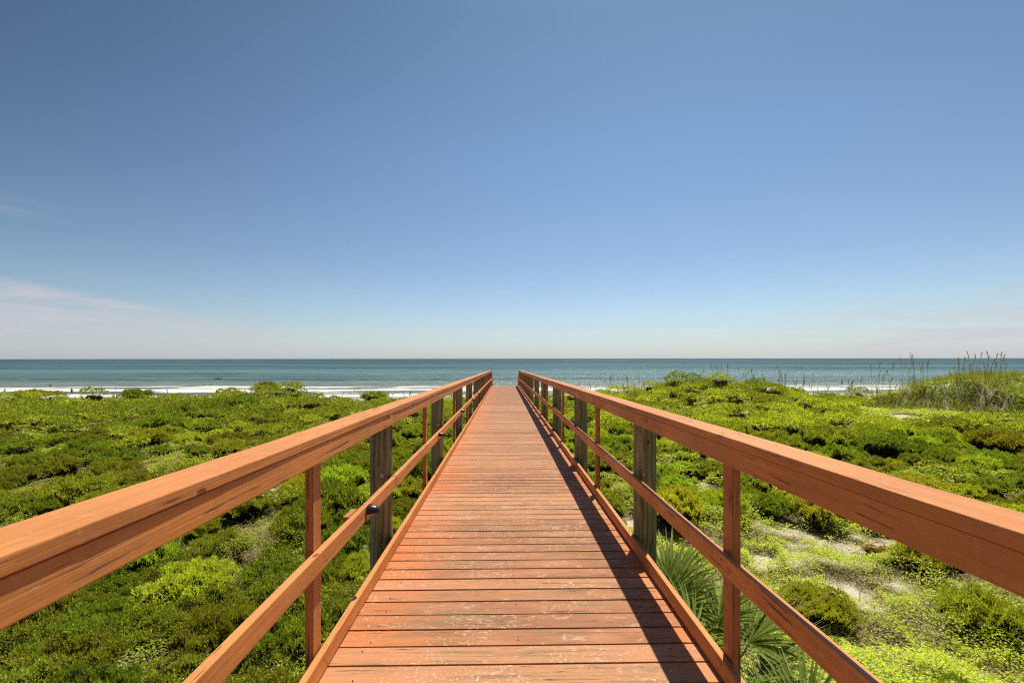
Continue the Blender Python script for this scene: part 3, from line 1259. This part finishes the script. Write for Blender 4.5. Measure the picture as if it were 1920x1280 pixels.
def tubes(paths, r0, r1, sides=5):
    V, Fq = [], []
    k = 0
    for P in paths:
        m = len(P)
        for i, p in enumerate(P):
            d = (P[min(i + 1, m - 1)] - P[max(i - 1, 0)])
            d = d.normalized() if d.length > 0 else Vector((0, 0, 1))
            s = d.cross(Vector((.3, .9, .1))).normalized()
            t = d.cross(s)
            r = r0 + (r1 - r0) * i / (m - 1)
            for q in range(sides):
                a = 2 * math.pi * q / sides
                V.append(p + s * (r * math.cos(a)) + t * (r * math.sin(a)))
        for i in range(m - 1):
            for q in range(sides):
                Fq.append((k + i * sides + q, k + i * sides + (q + 1) % sides, k + (i + 1) * sides + (q + 1) % sides, k + (i + 1) * sides + q))
        k += m * sides
    return np.array([tuple(v) for v in V]), np.array(Fq)


def make_stems(h=.80):
    paths = []
    for i in range(16):
        a = random.uniform(0, 6.28)
        r = random.uniform(.3, .93)
        b = Vector((random.uniform(-.25, .25), random.uniform(-.25, .25), -.12))
        e = Vector((r * math.cos(a), r * math.sin(a), h * random.uniform(.25, .8)))
        mid = (b + e) / 2 + Vector((0, 0, random.uniform(-.06, .08)))
        paths.append([b, mid, e])
    V, Fq = tubes(paths, .016, .006)
    me = quick_mesh('stems', V, Fq, 4)
    me.materials.append(M_STEM)
    return me


shr_variants = {k: [make_shrub_mesh(i * 5 + j * 31, k) for i in range(5)] for j, k in enumerate(('green', 'lime', 'olive'))}
shr_variants['red'] = [make_shrub_mesh(77, 'red', 3600, .7)]
stem_vars = [make_stems() for i in range(3)]


def shrub_proto(kind, i):
    root = bpy.data.objects.new('dune_shrub', None)
    root.empty_display_size = .1
    return (shr_variants[kind][i % len(shr_variants[kind])], stem_vars[i % 3])


N_SHRUB = [0]


def place_shrub(x, y, w, hs, kind, label, group, cat='shrub', name='dune_shrub'):
    fm, sm_ = shrub_proto(kind, random.randrange(5))
    root = empty(name, (x, y, float(G(x, y)) - .02))
    root.rotation_euler = (0, 0, random.uniform(0, 6.28))
    root.scale = (w, w * random.uniform(.75, 1.1), hs)
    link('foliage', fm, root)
    link('stems', sm_, root)
    tag(root, label, cat, group)
    N_SHRUB[0] += 1
    return root


occupied = []


def free(x, y, r):
    for (a, b, c) in occupied:
        if (a - x) ** 2 + (b - y) ** 2 < (r + c) ** 2 * .45:
            return False
    return True


# the ones the photograph singles out: px, py (foot of the shrub), width m, height scale, kind, label
NAMED = [
    (1530, 1165, .42, .42, 'lime', 'rounded lime green shrub between the right mid rail and the pale sand patches'),
    (1660, 1050, .34, .26, 'red', 'small red leaved plant under the nearest stretch of the right top rail'),
    (1560, 848, .95, .95, 'green', 'dense green shrub just above the right top rail, beside the narrow sandy gap'),
    (1860, 858, .85, 1.0, 'olive', 'dark round shrub standing apart on sand near the right edge of the photo'),
    (1480, 722, 1.3, 1.1, 'green', 'dark green bush on the seaward shoulder of the middle right dune'),
    (1340, 712, 2.1, 1.15, 'green', 'wide dark bush capping the dune mound right of the boardwalk'),
    (1260, 724, 1.7, 1.0, 'green', 'dark bush on the left flank of the dune mound right of the boardwalk'),
    (500, 728, 1.15, 1.5, 'olive', 'upright brownish green bush standing on the ridge of the left dune against the sea'),
    (95, 742, 1.9, 1.4, 'green', 'big dark green bush on the skyline at the far left'),
    (255, 752, 1.3, 1.1, 'green', 'rounded dark bush on the left skyline between sandy patch and surf'),
    (350, 800, 1.9, 1.25, 'green', 'broad flat topped dark shrub in the middle of the left dune scrub'),
    (440, 780, 1.8, 1.35, 'green', 'flat topped shrub with pale bare stems and deep shade below, left of the boardwalk'),
    (300, 818, .9, 1.0, 'green', 'low green shrub with one white bare stem in front of the broad dark shrub'),
    (150, 948, .75, .75, 'olive', 'dark flat shrub just above the near left top rail'),
    (250, 1090, .55, .7, 'lime', 'small rounded green shrub under the near left top rail'),
    (640, 925, .62, .7, 'lime', 'low lime shrub on sand between the first left baluster and the first round post'),
    (1265, 830, .6, .8, 'green', 'green shrub framed by the first right post and the top rail'),
    (1260, 985, .55, .8, 'lime', 'bright lime shrub just behind the first right round post'),
    (1560, 755, 1.2, .8, 'green', 'low dark shrub beside the sea oats on the right foredune'),
    (60, 748, 1.0, .9, 'olive', 'low brownish shrub at the far left in front of the skyline bush'),
    (700, 752, 1.2, .9, 'green', 'dark shrub on the left crest below the sea oats, near the top rail'),
    (590, 738, 1.3, .9, 'green', 'dark shrub right of the brownish ridge bush on the left dune'),
]
for (px, py, w, hs, kind, lab) in NAMED:
    p = at(px, py)
    place_shrub(p.x, p.y, w, hs, kind, lab, 'shrubs of the dune scrub')
    occupied.append((p.x, p.y, w))


ORD = ['first', 'second', 'third', 'fourth', 'fifth', 'sixth', 'seventh', 'eighth', 'ninth', 'tenth']


def reg_label(kind, x, y):
    kw = {'green': 'dark green', 'lime': 'lime green', 'olive': 'olive'}[kind]
    side = 'left' if x < 0 else 'right'
    q = abs(x) / y
    lat = 'near the railing' if q < .42 else ('in mid scrub' if q < .8 else 'far out')
    k = min(9, max(0, int(round((y - 3.56) / 2.965))))
    return '%s mound %s of boardwalk, %s, level with the %s post' % (kw, side, lat, ORD[k])


LIM = 292
# the dense low mass close to the rails
for (x0_, x1_, ya, yb, n_) in ((-7.5, -1.4, 2.3, 6.6, 44), (3.5, 4.8, 3.1, 3.9, 4)):
    for q in range(n_):
        for t_ in range(40):
            y = random.uniform(ya, yb)
            x = random.uniform(x0_, x1_)
            if abs(x) < 1.3 * y + .5 and all((a - x) ** 2 + (b - y) ** 2 > .30 for a, b, c in occupied):
                break
        else:
            continue
        w = random.uniform(.38, .62)
        k = random.choice(['green'] * 6 + ['olive', 'lime'])
        place_shrub(x, y, w, random.uniform(.36, .58), k, reg_label(k, x, y), 'shrubs of the dune scrub')
        occupied.append((x, y, w))


def shrub_spot(y, x):
    if abs(x - .07) < 1.6 + .02 * y:
        return None
    zone = float(fbm(x / 4.5, y / 4.5, 201, 2))
    q = x / y
    if x > 0:
        pr = .95 if zone > .38 else .35
        if y < 8.5 and x > 2.0:
            pr *= .02
        if q > .80 and y > 21:
            return None
        kinds = (['lime'] * 5 + ['green'] * 4 + ['olive'] * 1)
    else:
        pr = .9 if zone > .5 else .16
        if q < -.55 and y < 17:
            pr *= .22
        if q > -.62 and y > 9:
            pr = max(pr, .6)
        kinds = (['green'] * 6 + ['lime'] * 2 + ['olive'] * 2)
    if y > 31:
        pr *= .4
    if random.random() > pr or float(sandmask(x, y)) > .4:
        return None
    return random.choice(kinds)


tries = 0
while N_SHRUB[0] < LIM and tries < 60000:
    tries += 1
    y = random.uniform(4.5, 17.5)
    x = random.uniform(-1.28, 1.28) * y
    k = shrub_spot(y, x)
    w = random.uniform(.26, .50) * (1 + y * .03)
    if k is None or not free(x, y, w * 1.15):
        continue
    place_shrub(x, y, w, w * random.uniform(.85, 1.3), k, reg_label(k, x, y), 'shrubs of the dune scrub')
    occupied.append((x, y, w * 1.15))

# shrubs that would share a description are told apart by size
byl = {}
for o in bpy.data.objects:
    if o.get('category') == 'shrub':
        byl.setdefault(o['label'], []).append(o)
RANK = ['largest', 'second largest', 'third largest', 'fourth largest', 'fifth largest', 'sixth largest', 'seventh largest', 'eighth largest', 'ninth largest']
for lab, os_ in byl.items():
    if len(os_) > 1:
        os_.sort(key=lambda o: -o.scale[0] * o.scale[1])
        for q, o in enumerate(os_[:9]):
            o['label'] = ('smallest ' if q == len(os_) - 1 else RANK[q] + ' ') + lab

# the many small mounds beyond the counted ones: one mass
def mound_mass(n):
    parts = []
    made = 0
    tr_ = 0
    while made < n and tr_ < 30000:
        tr_ += 1
        y = 8 + 29 * random.random() ** .85
        x = random.uniform(-1.32, 1.32) * y
        k = shrub_spot(y, x)
        w = random.uniform(.28, .55) * (1 + y * .022)
        if k is None or not free(x, y, w * 1.1):
            continue
        h = w * random.uniform(.75, 1.25)
        occupied.append((x, y, w * 1.1))
        m_ = 1100 if y < 20 else 750
        a = rng.uniform(0, 6.283, m_)
        lum = (.78 + .42 * vn(np.cos(a) * 2 + made, np.sin(a) * 2, 300)) * w
        top = rng.uniform(0, 1, m_) < .84
        dnn = rng.uniform(0, 1, m_)
        r = np.where(top, np.sqrt(rng.uniform(0, 1, m_)), 1 - .5 * dnn)
        zz_ = np.where(top, .6 + .4 * np.sqrt(np.clip(1 - r ** 2.6, 0, 1)), .6 * (1 - dnn))
        ce = r
        P = np.stack([x + r * lum * np.cos(a), y + r * lum * np.sin(a), float(G(x, y)) + h * zz_], 1)
        P[:, 2] += np.where(top, (vn(P[:, 0] * 3.5 / w, P[:, 1] * 3.5 / w, 310) - .5) * .5 * h, 0)
        d = norm(np.stack([ce * np.cos(a) * .5, ce * np.sin(a) * .5, np.full(m_, .9)], 1) + rng.normal(0, .4, (m_, 3)))
        side = norm(np.cross(d, rng.normal(0, 1, (m_, 3))))
        L = rng.uniform(.06, .11, m_) * w * 1.5
        cc_ = np.where(top[:, None], pal(m_, SHR_PAL[k]) * random.uniform(.8, 1.15), pal(m_, [(.12, .11, .03, 3), (.20, .24, .04, 3), (.30, .25, .14, .6)]))  # lower leaves get darker colours, painting in the mound's shaded underside
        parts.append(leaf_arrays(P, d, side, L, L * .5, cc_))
        # woody inside, coloured dark as painted shade under the mound
        nu_ = 12
        ang = np.arange(nu_) * 2 * math.pi / nu_
        lw = (.78 + .42 * vn(np.cos(ang) * 2 + made, np.sin(ang) * 2, 300)) * w
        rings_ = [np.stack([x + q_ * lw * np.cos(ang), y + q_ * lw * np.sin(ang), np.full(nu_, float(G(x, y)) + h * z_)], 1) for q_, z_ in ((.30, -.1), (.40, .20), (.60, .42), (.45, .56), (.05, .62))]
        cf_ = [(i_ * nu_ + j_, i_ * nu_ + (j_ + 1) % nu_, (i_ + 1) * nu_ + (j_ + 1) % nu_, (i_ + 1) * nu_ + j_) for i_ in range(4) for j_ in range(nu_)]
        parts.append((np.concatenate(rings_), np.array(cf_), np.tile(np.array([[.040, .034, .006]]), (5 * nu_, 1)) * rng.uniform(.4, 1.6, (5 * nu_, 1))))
        made += 1
    return merge(parts)


V, Fc, C = mound_mass(560)
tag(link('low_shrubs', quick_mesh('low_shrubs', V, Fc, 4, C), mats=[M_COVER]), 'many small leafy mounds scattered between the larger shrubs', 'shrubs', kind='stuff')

# ------------------------------------------------------------------ ground cover (leafy vines and forbs)
def sample_view(n, z0, z1, p, xk=1.22, xm=1.5):
    """random positions whose density falls off with distance as 1/y**p"""
    u = rng.uniform(0, 1, n)
    if abs(p - 1) < 1e-6:
        y = z0 * (z1 / z0) ** u
    else:
        y = (z0 ** (1 - p) + u * (z1 ** (1 - p) - z0 ** (1 - p))) ** (1 / (1 - p))
    x = rng.uniform(-1, 1, n) * (xk * y + xm)
    return x, y


COV = np.array([(.26, .34, .016, 6), (.20, .29, .012, 4), (.33, .38, .03, 3), (.40, .36, .04, .6), (.55, .38, .03, .22), (.14, .20, .01, 3), (.48, .16, .03, .07), (.32, .31, .10, .8)])


def cover_batch(n, z0, z1, p, L0, kz):
    x, y = sample_view(n, z0, z1, p)
    sm = sandmask(x, y)
    thin = fbm(x / .7, y / .7, 221, 4)
    keep = (rng.uniform(0, 1, n) > sm * 1.02) & (rng.uniform(0, 1, n) < .30 + .9 * sst(thin, .37, .57))
    keep &= (y < 39)
    x, y = x[keep], y[keep]
    n = len(x)
    # sprigs: a few leaves around each point
    k = 4
    x = np.repeat(x, k)
    y = np.repeat(y, k)
    Ls = L0 * np.maximum(1, y / 7.0) ** kz
    x = x + rng.normal(0, 1, len(x)) * Ls * .8
    y = y + rng.normal(0, 1, len(x)) * Ls * .8
    hc = coverh(x, y)
    z = G(x, y) + hc * (1 - .55 * rng.uniform(0, 1, len(x)) ** 2)
    t = rng.uniform(-.3, .7, len(x))
    a = rng.uniform(0, 2 * math.pi, len(x))
    d = np.stack([np.cos(a) * np.cos(t), np.sin(a) * np.cos(t), np.sin(t)], 1)
    side = norm(np.stack([-np.sin(a), np.cos(a), rng.uniform(-.6, .6, len(x))], 1))
    col = pal(len(x), COV, .22) * np.array([2.15, 1.90, 3.6])
    zone = fbm(x / 3.3, y / 3.3, 231, 3)[:, None]
    left = sst(-x, 0.0, 3.0)[:, None]
    col = col * (1 + .7 * (zone - .5)) * (1 - .22 * left)
    dull = sst(fbm(x / 2.1, y / 2.1, 241, 3), .54, .68)[:, None] * (.12 + .42 * left)
    col = col * (1 - dull) + dull * col.mean(1, keepdims=True) * np.array([1.05, 1.12, .55])
    L = Ls * rng.uniform(.7, 1.3, len(x))
    return leaf_arrays(np.stack([x, y, z], 1), d, side, L, L * .62, np.clip(col, .004, .84))


def face_cover(n):
    x = rng.uniform(24.5, 36, n)
    y = rng.uniform(22.5, 31, n)
    keep = rng.uniform(0, 1, n) < .35 + .9 * sst(fbm(x / .9, y / .9, 401, 3), .36, .6)
    x, y = np.repeat(x[keep], 4), np.repeat(y[keep], 4)
    n = len(x)
    x = x + rng.normal(0, .08, n)
    y = y + rng.normal(0, .08, n)
    z = G(x, y) + .05 + .30 * fbm(x / .8, y / .8, 411, 3) * rng.uniform(.4, 1, n)
    a = rng.uniform(0, 6.283, n)
    t = rng.uniform(-.2, 1.0, n)
    d = np.stack([np.cos(a) * np.cos(t), np.sin(a) * np.cos(t), np.sin(t)], 1)
    side = norm(np.stack([-np.sin(a), np.cos(a), rng.uniform(-.8, .8, n)], 1))
    L = rng.uniform(.06, .13, n)
    tone = .55 + .9 * fbm(x / 1.3, y / 1.3, 421, 3)[:, None]
    return leaf_arrays(np.stack([x, y, z], 1), d, side, L, L * .6, np.clip(pal(n, COV, .22) * np.array([1.6, 1.6, 3.0]) * tone, .01, .8))


parts = [face_cover(9000), cover_batch(120000, 1.6, 7.5, .2, .027, .9), cover_batch(230000, 7.0, 38.0, 1.15, .029, .95)]
V, Fc, C = merge(parts)
cm = quick_mesh('ground_cover', V, Fc, 4, C)
tag(link('ground_cover', cm, mats=[M_COVER]), 'low yellow green leafy vines and forbs spread over the dunes', 'ground cover', kind='stuff')


# ------------------------------------------------------------------ grasses
def blades(n, z0, z1, p, Lr, Wd, cols, maskf, droop, lean=.5, kz=.75):
    x, y = sample_view(n, z0, z1, p)
    m = maskf(x, y)
    keep = rng.uniform(0, 1, n) < m
    x, y = x[keep], y[keep]
    # tufts
    k = 5
    x = np.repeat(x, k) + rng.normal(0, .05, len(x) * k)
    y = np.repeat(y, k) + rng.normal(0, .05, len(y) * k)
    n = len(x)
    z = G(x, y) + coverh(x, y) * .35
    a = rng.uniform(0, 2 * math.pi, n)
    t = rng.uniform(lean, 1.45, n)
    d = np.stack([np.cos(a) * np.cos(t), np.sin(a) * np.cos(t), np.sin(t)], 1)
    L = rng.uniform(Lr[0], Lr[1], n)
    w = Wd * np.maximum(1, y / 6.0) ** kz * rng.uniform(.7, 1.3, n)
    return blade_arrays(np.stack([x, y, z], 1), d, L, w, rng.uniform(droop[0], droop[1], n), pal(n, cols, .25))


def dry_mask(x, y):
    v = fbm(x / 1.5, y / 1.5, 261, 3)
    s = sandmask(x, y)
    near_sand = s * (1 - s) * 4
    m = sst(v, .52, .68) * .85 + near_sand * .5 + .03
    m = m * np.where(x < 0, 1.0, .45)
    return np.clip(m * (y < 38), 0, 1)


DRYP = [(.52, .46, .32, 5), (.38, .32, .21, 4), (.60, .54, .40, 2), (.30, .30, .14, 2), (.20, .14, .09, 2)]
V, Fc, C = merge([blades(26000, 2, 36, 1.05, (.16, .42), .0042, DRYP, dry_mask, (.15, .7), .2)])
tag(link('dry_grass', quick_mesh('dry_grass', V, Fc, 4, C), mats=[M_DRY]), 'tangles of dry tan grass among the green dune plants', 'dry grass', kind='stuff')


def green_mask(x, y):
    v = fbm(x / 2.4, y / 2.4, 271, 3)
    return np.clip((sst(v, .48, .62) * .55 + .03) * (y < 38) * np.where(x < 0, 1, .5) * (1 - sandmask(x, y)), 0, 1)


GRP = [(.34, .38, .09, 5), (.24, .30, .06, 4), (.42, .42, .16, 2), (.46, .42, .22, 1)]


def crest_mask(x, y):
    px = 945 + x / np.maximum(y, 1) * F
    yc = np.interp(x, CR_X, CR_Y)
    k = np.exp(-((y - yc) / np.where(x > 24, 3.4, 2.2)) ** 2)
    m = np.where(px > 1000, np.where((px > 1080) & (px < 1200), .9, .45), .16)
    m = np.where(px > 1640, 1.5, m)
    return np.clip(k * m, 0, 1)


V, Fc, C = merge([blades(9000, 2, 36, 1.05, (.15, .40), .0035, GRP, green_mask, (.1, .5), .5),
                  blades(46000, 24, 38, 0.0, (.35, .75), .0045, [(.30, .33, .07, 5), (.36, .33, .12, 3), (.45, .38, .20, 2), (.20, .24, .05, 2)], crest_mask, (.03, .22), 1.0)])
tag(link('dune_grass', quick_mesh('dune_grass', V, Fc, 4, C), mats=[M_GRASS]), 'fine green grass blades growing through the dune plants', 'grass', kind='stuff')


# ------------------------------------------------------------------ sea oats
def make_oat(seed):
    rnd = random.Random(seed)
    H = 1.0
    lean = rnd.uniform(-.12, .16)
    pts = []
    for i in range(7):
        t = i / 6
        pts.append(Vector((lean * t ** 2, rnd.uniform(-.008, .008), H * t)))
    pts[-1].x += .05 * (1 if lean >= 0 else -1)
    V, Fq = tubes([pts], .0065, .0045, 4)
    bl = []
    nb = 16
    base = rng.normal(0, .05, (nb, 3)) * np.array([1, 1, 0])
    a = rng.uniform(0, 6.28, nb)
    t = rng.uniform(1.1, 1.4, nb)
    d = np.stack([np.cos(a) * np.cos(t), np.sin(a) * np.cos(t), np.sin(t)], 1)
    bV, bF, bC = blade_arrays(base, d, rng.uniform(.25, .6, nb), np.full(nb, .010), rng.uniform(.05, .3, nb), pal(nb, GRP))
    Vs, Fs, Cs = merge([(V, Fq, np.tile(np.array([[.21, .21, .10]]), (len(V), 1))), (bV, bF, bC)])
    stem = quick_mesh('stem', Vs, Fs, 4, Cs)
    stem.materials.append(M_GRASS)
    # drooping panicle of flat spikelets
    sg = 1 if lean >= 0 else -1
    n = 46
    tt = rng.uniform(0, 1, n)
    c = np.stack([lean * (.78 + .22 * tt) ** 2 + sg * .05 * tt ** 2, rng.normal(0, .004, n), H * (.80 + .22 * tt)], 1)
    dr = np.stack([sg * rng.uniform(.1, .9, n), rng.normal(0, .45, n), rng.uniform(-.9, .25, n)], 1)
    dr = norm(dr)
    side = norm(np.cross(dr, rng.normal(0, 1, (n, 3))))
    V, Fc, C = leaf_arrays(c, dr, side, rng.uniform(.035, .06, n), .024, pal(n, [(.40, .33, .17, 4), (.30, .26, .12, 3), (.50, .42, .25, 2)]))
    head = quick_mesh('seed_head', V, Fc, 4, C)
    head.materials.append(M_OAT)
    return stem, head


oats = [make_oat(s) for s in range(6)]


def place_oat(x, y, h, label, group):
    st, hd = random.choice(oats)
    root = empty('sea_oat', (x, y, float(G(x, y)) + .02))
    root.rotation_euler = (random.uniform(-.05, .05), random.uniform(-.06, .06), random.uniform(-.5, .5))
    root.scale = (1.15, 1.15, h)
    link('stem', st, root)
    link('seed_head', hd, root)
    tag(root, label, 'sea oat', group)


def oat_row(n, pa, pb, y0, y1, h0, h1, label, group):
    first = len([o for o in bpy.data.objects if o.get('category') == 'sea oat'])
    for i in range(n):
        y = random.uniform(y0, y1)
        px = random.uniform(pa, pb)
        x = (px - 945.5) / F * y
        place_oat(x, y, random.uniform(h0, h1), label, group)
    row = sorted([o for o in bpy.data.objects if o.get('category') == 'sea oat' and o['label'] == label], key=lambda o: o.location.x / o.location.y)
    core_ = label.replace('tall ', '').replace('thin ', '').replace('short ', '')
    if len(row) > 4:
        row[0]['label'] = 'leftmost ' + core_
        row[-1]['label'] = 'rightmost ' + core_
        mid_ = sorted(row[1:-1], key=lambda o: o.scale[2])
        mid_[-1]['label'] = 'tallest ' + core_
        mid_[0]['label'] = 'shortest ' + core_


GR = 'sea oats along the foredune'
oat_row(38, 1780, 1905, 26.8, 28.8, 1.0, 1.8, 'tall sea oat with a full seed head on the grassy dune at the far right', GR)
oat_row(52, 1460, 1760, 31, 35.0, 1.6, 2.7, 'thin sea oat in the row between the middle dune mound and the far right dune', GR)
oat_row(18, 1325, 1440, 33, 35, 1.1, 1.9, 'sea oat rising from the top of the dune mound right of the boardwalk', GR)
oat_row(11, 1215, 1325, 33, 35, .8, 1.4, 'short sea oat on the left shoulder of the right dune mound', GR)
oat_row(24, 1075, 1215, 32, 35, 1.1, 2.0, 'sea oat on the low grassy crest right of the boardwalk end', GR)
oat_row(34, 640, 860, 32, 36, 1.0, 1.9, 'sea oat standing against the surf left of the boardwalk end', GR)
oat_row(8, 470, 540, 33, 35, .9, 1.3, 'sea oat beside the brownish bush on the left ridge', GR)
oat_row(9, 160, 330, 33, 36, .9, 1.8, 'thin sea oat on the left skyline before the breaking waves', GR)


# ------------------------------------------------------------------ palmettos
def make_frond(length=.62, nb=30, seed=0):
    rnd = np.random.default_rng(900 + seed)
    parts = []
    # petiole along +x rising
    P = [Vector((0, 0, 0)), Vector((.10, 0, .38)), Vector((.30, 0, .70))]
    V, Fq = tubes([P], .008, .006, 5)
    parts.append((V, Fq, np.tile(np.array([[.14, .17, .05]]), (len(V), 1))))
    hub = np.array([.30, 0, .70])
    ang = np.linspace(-1.55, 1.55, nb) + rnd.normal(0, .03, nb)
    # fan plane tilted up 35 deg
    up = .72
    d = np.stack([np.cos(ang) * math.cos(up), np.sin(ang), np.cos(ang) * math.sin(up) + .15], 1)
    d = norm(d + rnd.normal(0, .06, (nb, 3)))
    L = length * (1 - .28 * (np.abs(ang) / 1.55) ** 2) * rnd.uniform(.9, 1.08, nb)
    segs = 6
    nrm = np.array([-math.sin(up), 0, math.cos(up)])
    for i in range(nb):
        p = hub.copy()
        dd = d[i].copy()
        side = np.cross(dd, nrm)
        side /= np.linalg.norm(side)
        rows = []
        for s in range(segs + 1):
            t = s / segs
            w = .030 * (math.sin(math.pi * min(1, .12 + t * .9)) ** .7) * (1 if t < .5 else 1 - (t - .5) * 1.7) + .001
            rows.append((p + side * w * .5 + nrm * w * .28, p - nrm * 0, p - side * w * .5 + nrm * w * .28))
            p = p + dd * L[i] / segs
            dd = dd + np.array([0, 0, -1]) * .16 * t * (1 + rnd.uniform(-.3, 1.0))
            dd /= np.linalg.norm(dd)
        vv = np.array(rows).reshape(-1, 3)
        ff = []
        for s in range(segs):
            a = s * 3
            ff.append((a, a + 1, a + 4, a + 3))
            ff.append((a + 1, a + 2, a + 5, a + 4))
        c0 = np.array([.25, .32, .065]) * rnd.uniform(.75, 1.25)
        cc = np.tile(c0, (len(vv), 1))
        cc[-6:] = cc[-6:] * .5 + np.array([.22, .2, .1]) * .5
        parts.append((vv, np.array(ff), cc))
    V, Fc, C = merge(parts)
    me = quick_mesh('frond', V, Fc, 4, C)
    me.materials.append(M_PALM)
    return me


fr = [make_frond(.62, 30, 0), make_frond(.55, 26, 1), make_frond(.68, 34, 2)]


def place_palmetto(x, y, sc, label, nf=10, z=0.0):
    root = empty('palmetto', (x, y, float(G(x, y)) + z))
    root.scale = (sc, sc, sc)
    for i in range(nf):
        o = link('frond', fr[i % 3], root)
        o.rotation_euler = (random.uniform(-.25, .25), random.uniform(-.25, .45), i * 2.4 + random.uniform(-.3, .3))
        q_ = random.uniform(.75, 1.05)
        o.scale = (q_, q_, q_)
    o = link('short_trunk', quick_mesh('short_trunk', *tubes([[Vector((0, 0, -.1)), Vector((0, 0, .1)), Vector((.02, 0, .16))]], .06, .04, 8), 4), root, mats=[M_STEM])
    tag(root, label, 'palmetto', 'palmettos beside the boardwalk')
    occupied.append((x, y, .7))


place_palmetto(1.66, 4.70, 1.25, 'tall fan leaved palmetto right beside the first right round post', 9, -.05)
place_palmetto(1.92, 4.05, 1.2, 'fan leaved palmetto seen through the gap just left of the near right baluster', 11, .0)
place_palmetto(2.0, 3.25, .92, 'fan leaved palmetto right of the near right baluster at the bottom of the photo', 12, .05)


# ------------------------------------------------------------------ bathers and kayak
def skin_body(name, joints, edges, radii, mat):
    me = bpy.data.meshes.new(name)
    me.from_pydata([tuple(j) for j in joints], edges, [])
    o = bpy.data.objects.new(name, me)
    COL.objects.link(o)
    o.modifiers.new('skin', 'SKIN')
    for v, r in zip(me.skin_vertices[0].data, radii):
        v.radius = (r, r)
    me.skin_vertices[0].data[0].use_root = True
    sb = o.modifiers.new('sub', 'SUBSURF')
    sb.levels = 1
    sb.render_levels = 1
    me.materials.append(mat)
    return o


M_SKIN = mat_simple('skin', (.34, .19, .12), .6)
M_SUIT = mat_simple('dark_swimwear', (.03, .035, .05), .7)
M_HAIR = mat_simple('dark_hair', (.03, .02, .015), .7)
M_KAYAK = mat_simple('green_kayak_hull', (.11, .20, .18), .5)


def make_person(loc, rz, label, pose='stand', group=None):
    if pose == 'sit':
        J = [(0, 0, .15), (0, 0, .35), (0, 0, .55), (0, 0, .66), (0, .01, .80), (.18, 0, .55), (.30, .18, .38), (.18, .38, .42), (-.18, 0, .55), (-.30, .18, .38), (-.18, .38, .40),
             (.10, .05, .12), (.14, .42, .22), (.12, .78, .12), (-.10, .05, .12), (-.14, .42, .22), (-.12, .78, .12)]
    else:
        J = [(0, 0, .95), (0, 0, 1.18), (0, 0, 1.40), (0, 0, 1.50), (0, .01, 1.64), (.19, 0, 1.40), (.26, .03, 1.14), (.27, .12, .92), (-.19, 0, 1.40), (-.26, .05, 1.14), (-.22, .18, 1.0),
             (.10, 0, .90), (.12, .03, .50), (.12, .0, .06), (-.10, 0, .90), (-.13, -.02, .50), (-.15, -.06, .06)]
    E = [(0, 1), (1, 2), (2, 3), (3, 4), (2, 5), (5, 6), (6, 7), (2, 8), (8, 9), (9, 10), (0, 11), (11, 12), (12, 13), (0, 14), (14, 15), (15, 16)]
    Rr = [.15, .13, .15, .06, .10, .065, .05, .035, .065, .05, .035, .10, .07, .045, .10, .07, .045]
    root = skin_body('person', J, E, Rr, M_SKIN)
    root.location = loc
    root.rotation_euler = (0, 0, rz)
    j0 = Vector(J[0])
    s = skin_body('swimwear', [tuple(j0 + Vector((0, 0, -.06))), tuple(j0 + Vector((0, 0, .08)))], [(0, 1)], [.175, .165], M_SUIT)
    s.parent = root
    hd = Vector(J[4])
    bm = bmesh.new()
    bmesh.ops.create_uvsphere(bm, u_segments=12, v_segments=8, radius=.115)
    for v in bm.verts:
        v.co = Vector((v.co.x, v.co.y - .02, v.co.z * (1.05 if v.co.z > 0 else .5) + .03))
    me = bpy.data.meshes.new('hair')
    bm.to_mesh(me)
    bm.free()
    link('hair', me, root, tuple(hd), [M_HAIR])
    tag(root, label, 'person', group)
    return root


def seapt(px, y):
    return (px - 945.5) / F * y


GP = 'people at the water edge'
make_person((seapt(27, 108), 108, -.35), 2.8, 'person standing on the wet beach at the far left edge, above the scrub', group=GP)
make_person((seapt(148, 112), 112, -.42), .4, 'person standing by the surf behind the left skyline bush', group=GP)
make_person((seapt(390, 136), 136, -.95), 1.2, 'bather waist deep in the water, alone to the left of the pair', group=GP)
make_person((seapt(399, 137), 137, -.98), 2.5, 'left bather of the pair standing waist deep close together', group=GP)
make_person((seapt(403.5, 136), 136, -.90), -2.2, 'right bather of the pair standing waist deep close together', group=GP)
make_person((seapt(109, 142), 142, -1.05), .2, 'bather in the water behind the breaking wave at the far left', group=GP)

# kayak
ky = 190
kx = seapt(415, ky)
nst = 13
Vk, Fk = [], []
for i in range(nst):
    t = i / (nst - 1) * 2 - 1
    w = .33 * (1 - abs(t) ** 2.4) + .01
    rise = .14 * abs(t) ** 3
    for (a, b) in ((-1, .22), (-.75, .05), (0, -.06), (.75, .05), (1, .22), (.5, .27), (-.5, .27)):
        Vk.append((t * 1.7, a * w, b + rise))
for i in range(nst - 1):
    for q in range(7):
        Fk.append((i * 7 + q, i * 7 + (q + 1) % 7, (i + 1) * 7 + (q + 1) % 7, (i + 1) * 7 + q))
km = quick_mesh('hull', np.array(Vk), np.array(Fk), 4, smooth=True)
kr = empty('kayak', (kx, ky, .05))
tag(kr, 'long low kayak floating on the sea left of the boardwalk', 'kayak')
link('hull', km, kr, mats=[M_KAYAK])
Vp, Fp = tubes([[Vector((-1.0, .3, .55)), Vector((0, .42, .72)), Vector((1.0, .5, .95))]], .018, .018, 6)
pd = link('paddle', quick_mesh('paddle', Vp, Fp, 4), None, (kx, ky, .05), [M_STEM])
tag(pd, 'paddle held across by the person in the kayak', 'paddle')
make_person((kx, ky, -.05), 0.0, 'person seated in the kayak holding a paddle', 'sit', GP)

print('shrubs', N_SHRUB[0])
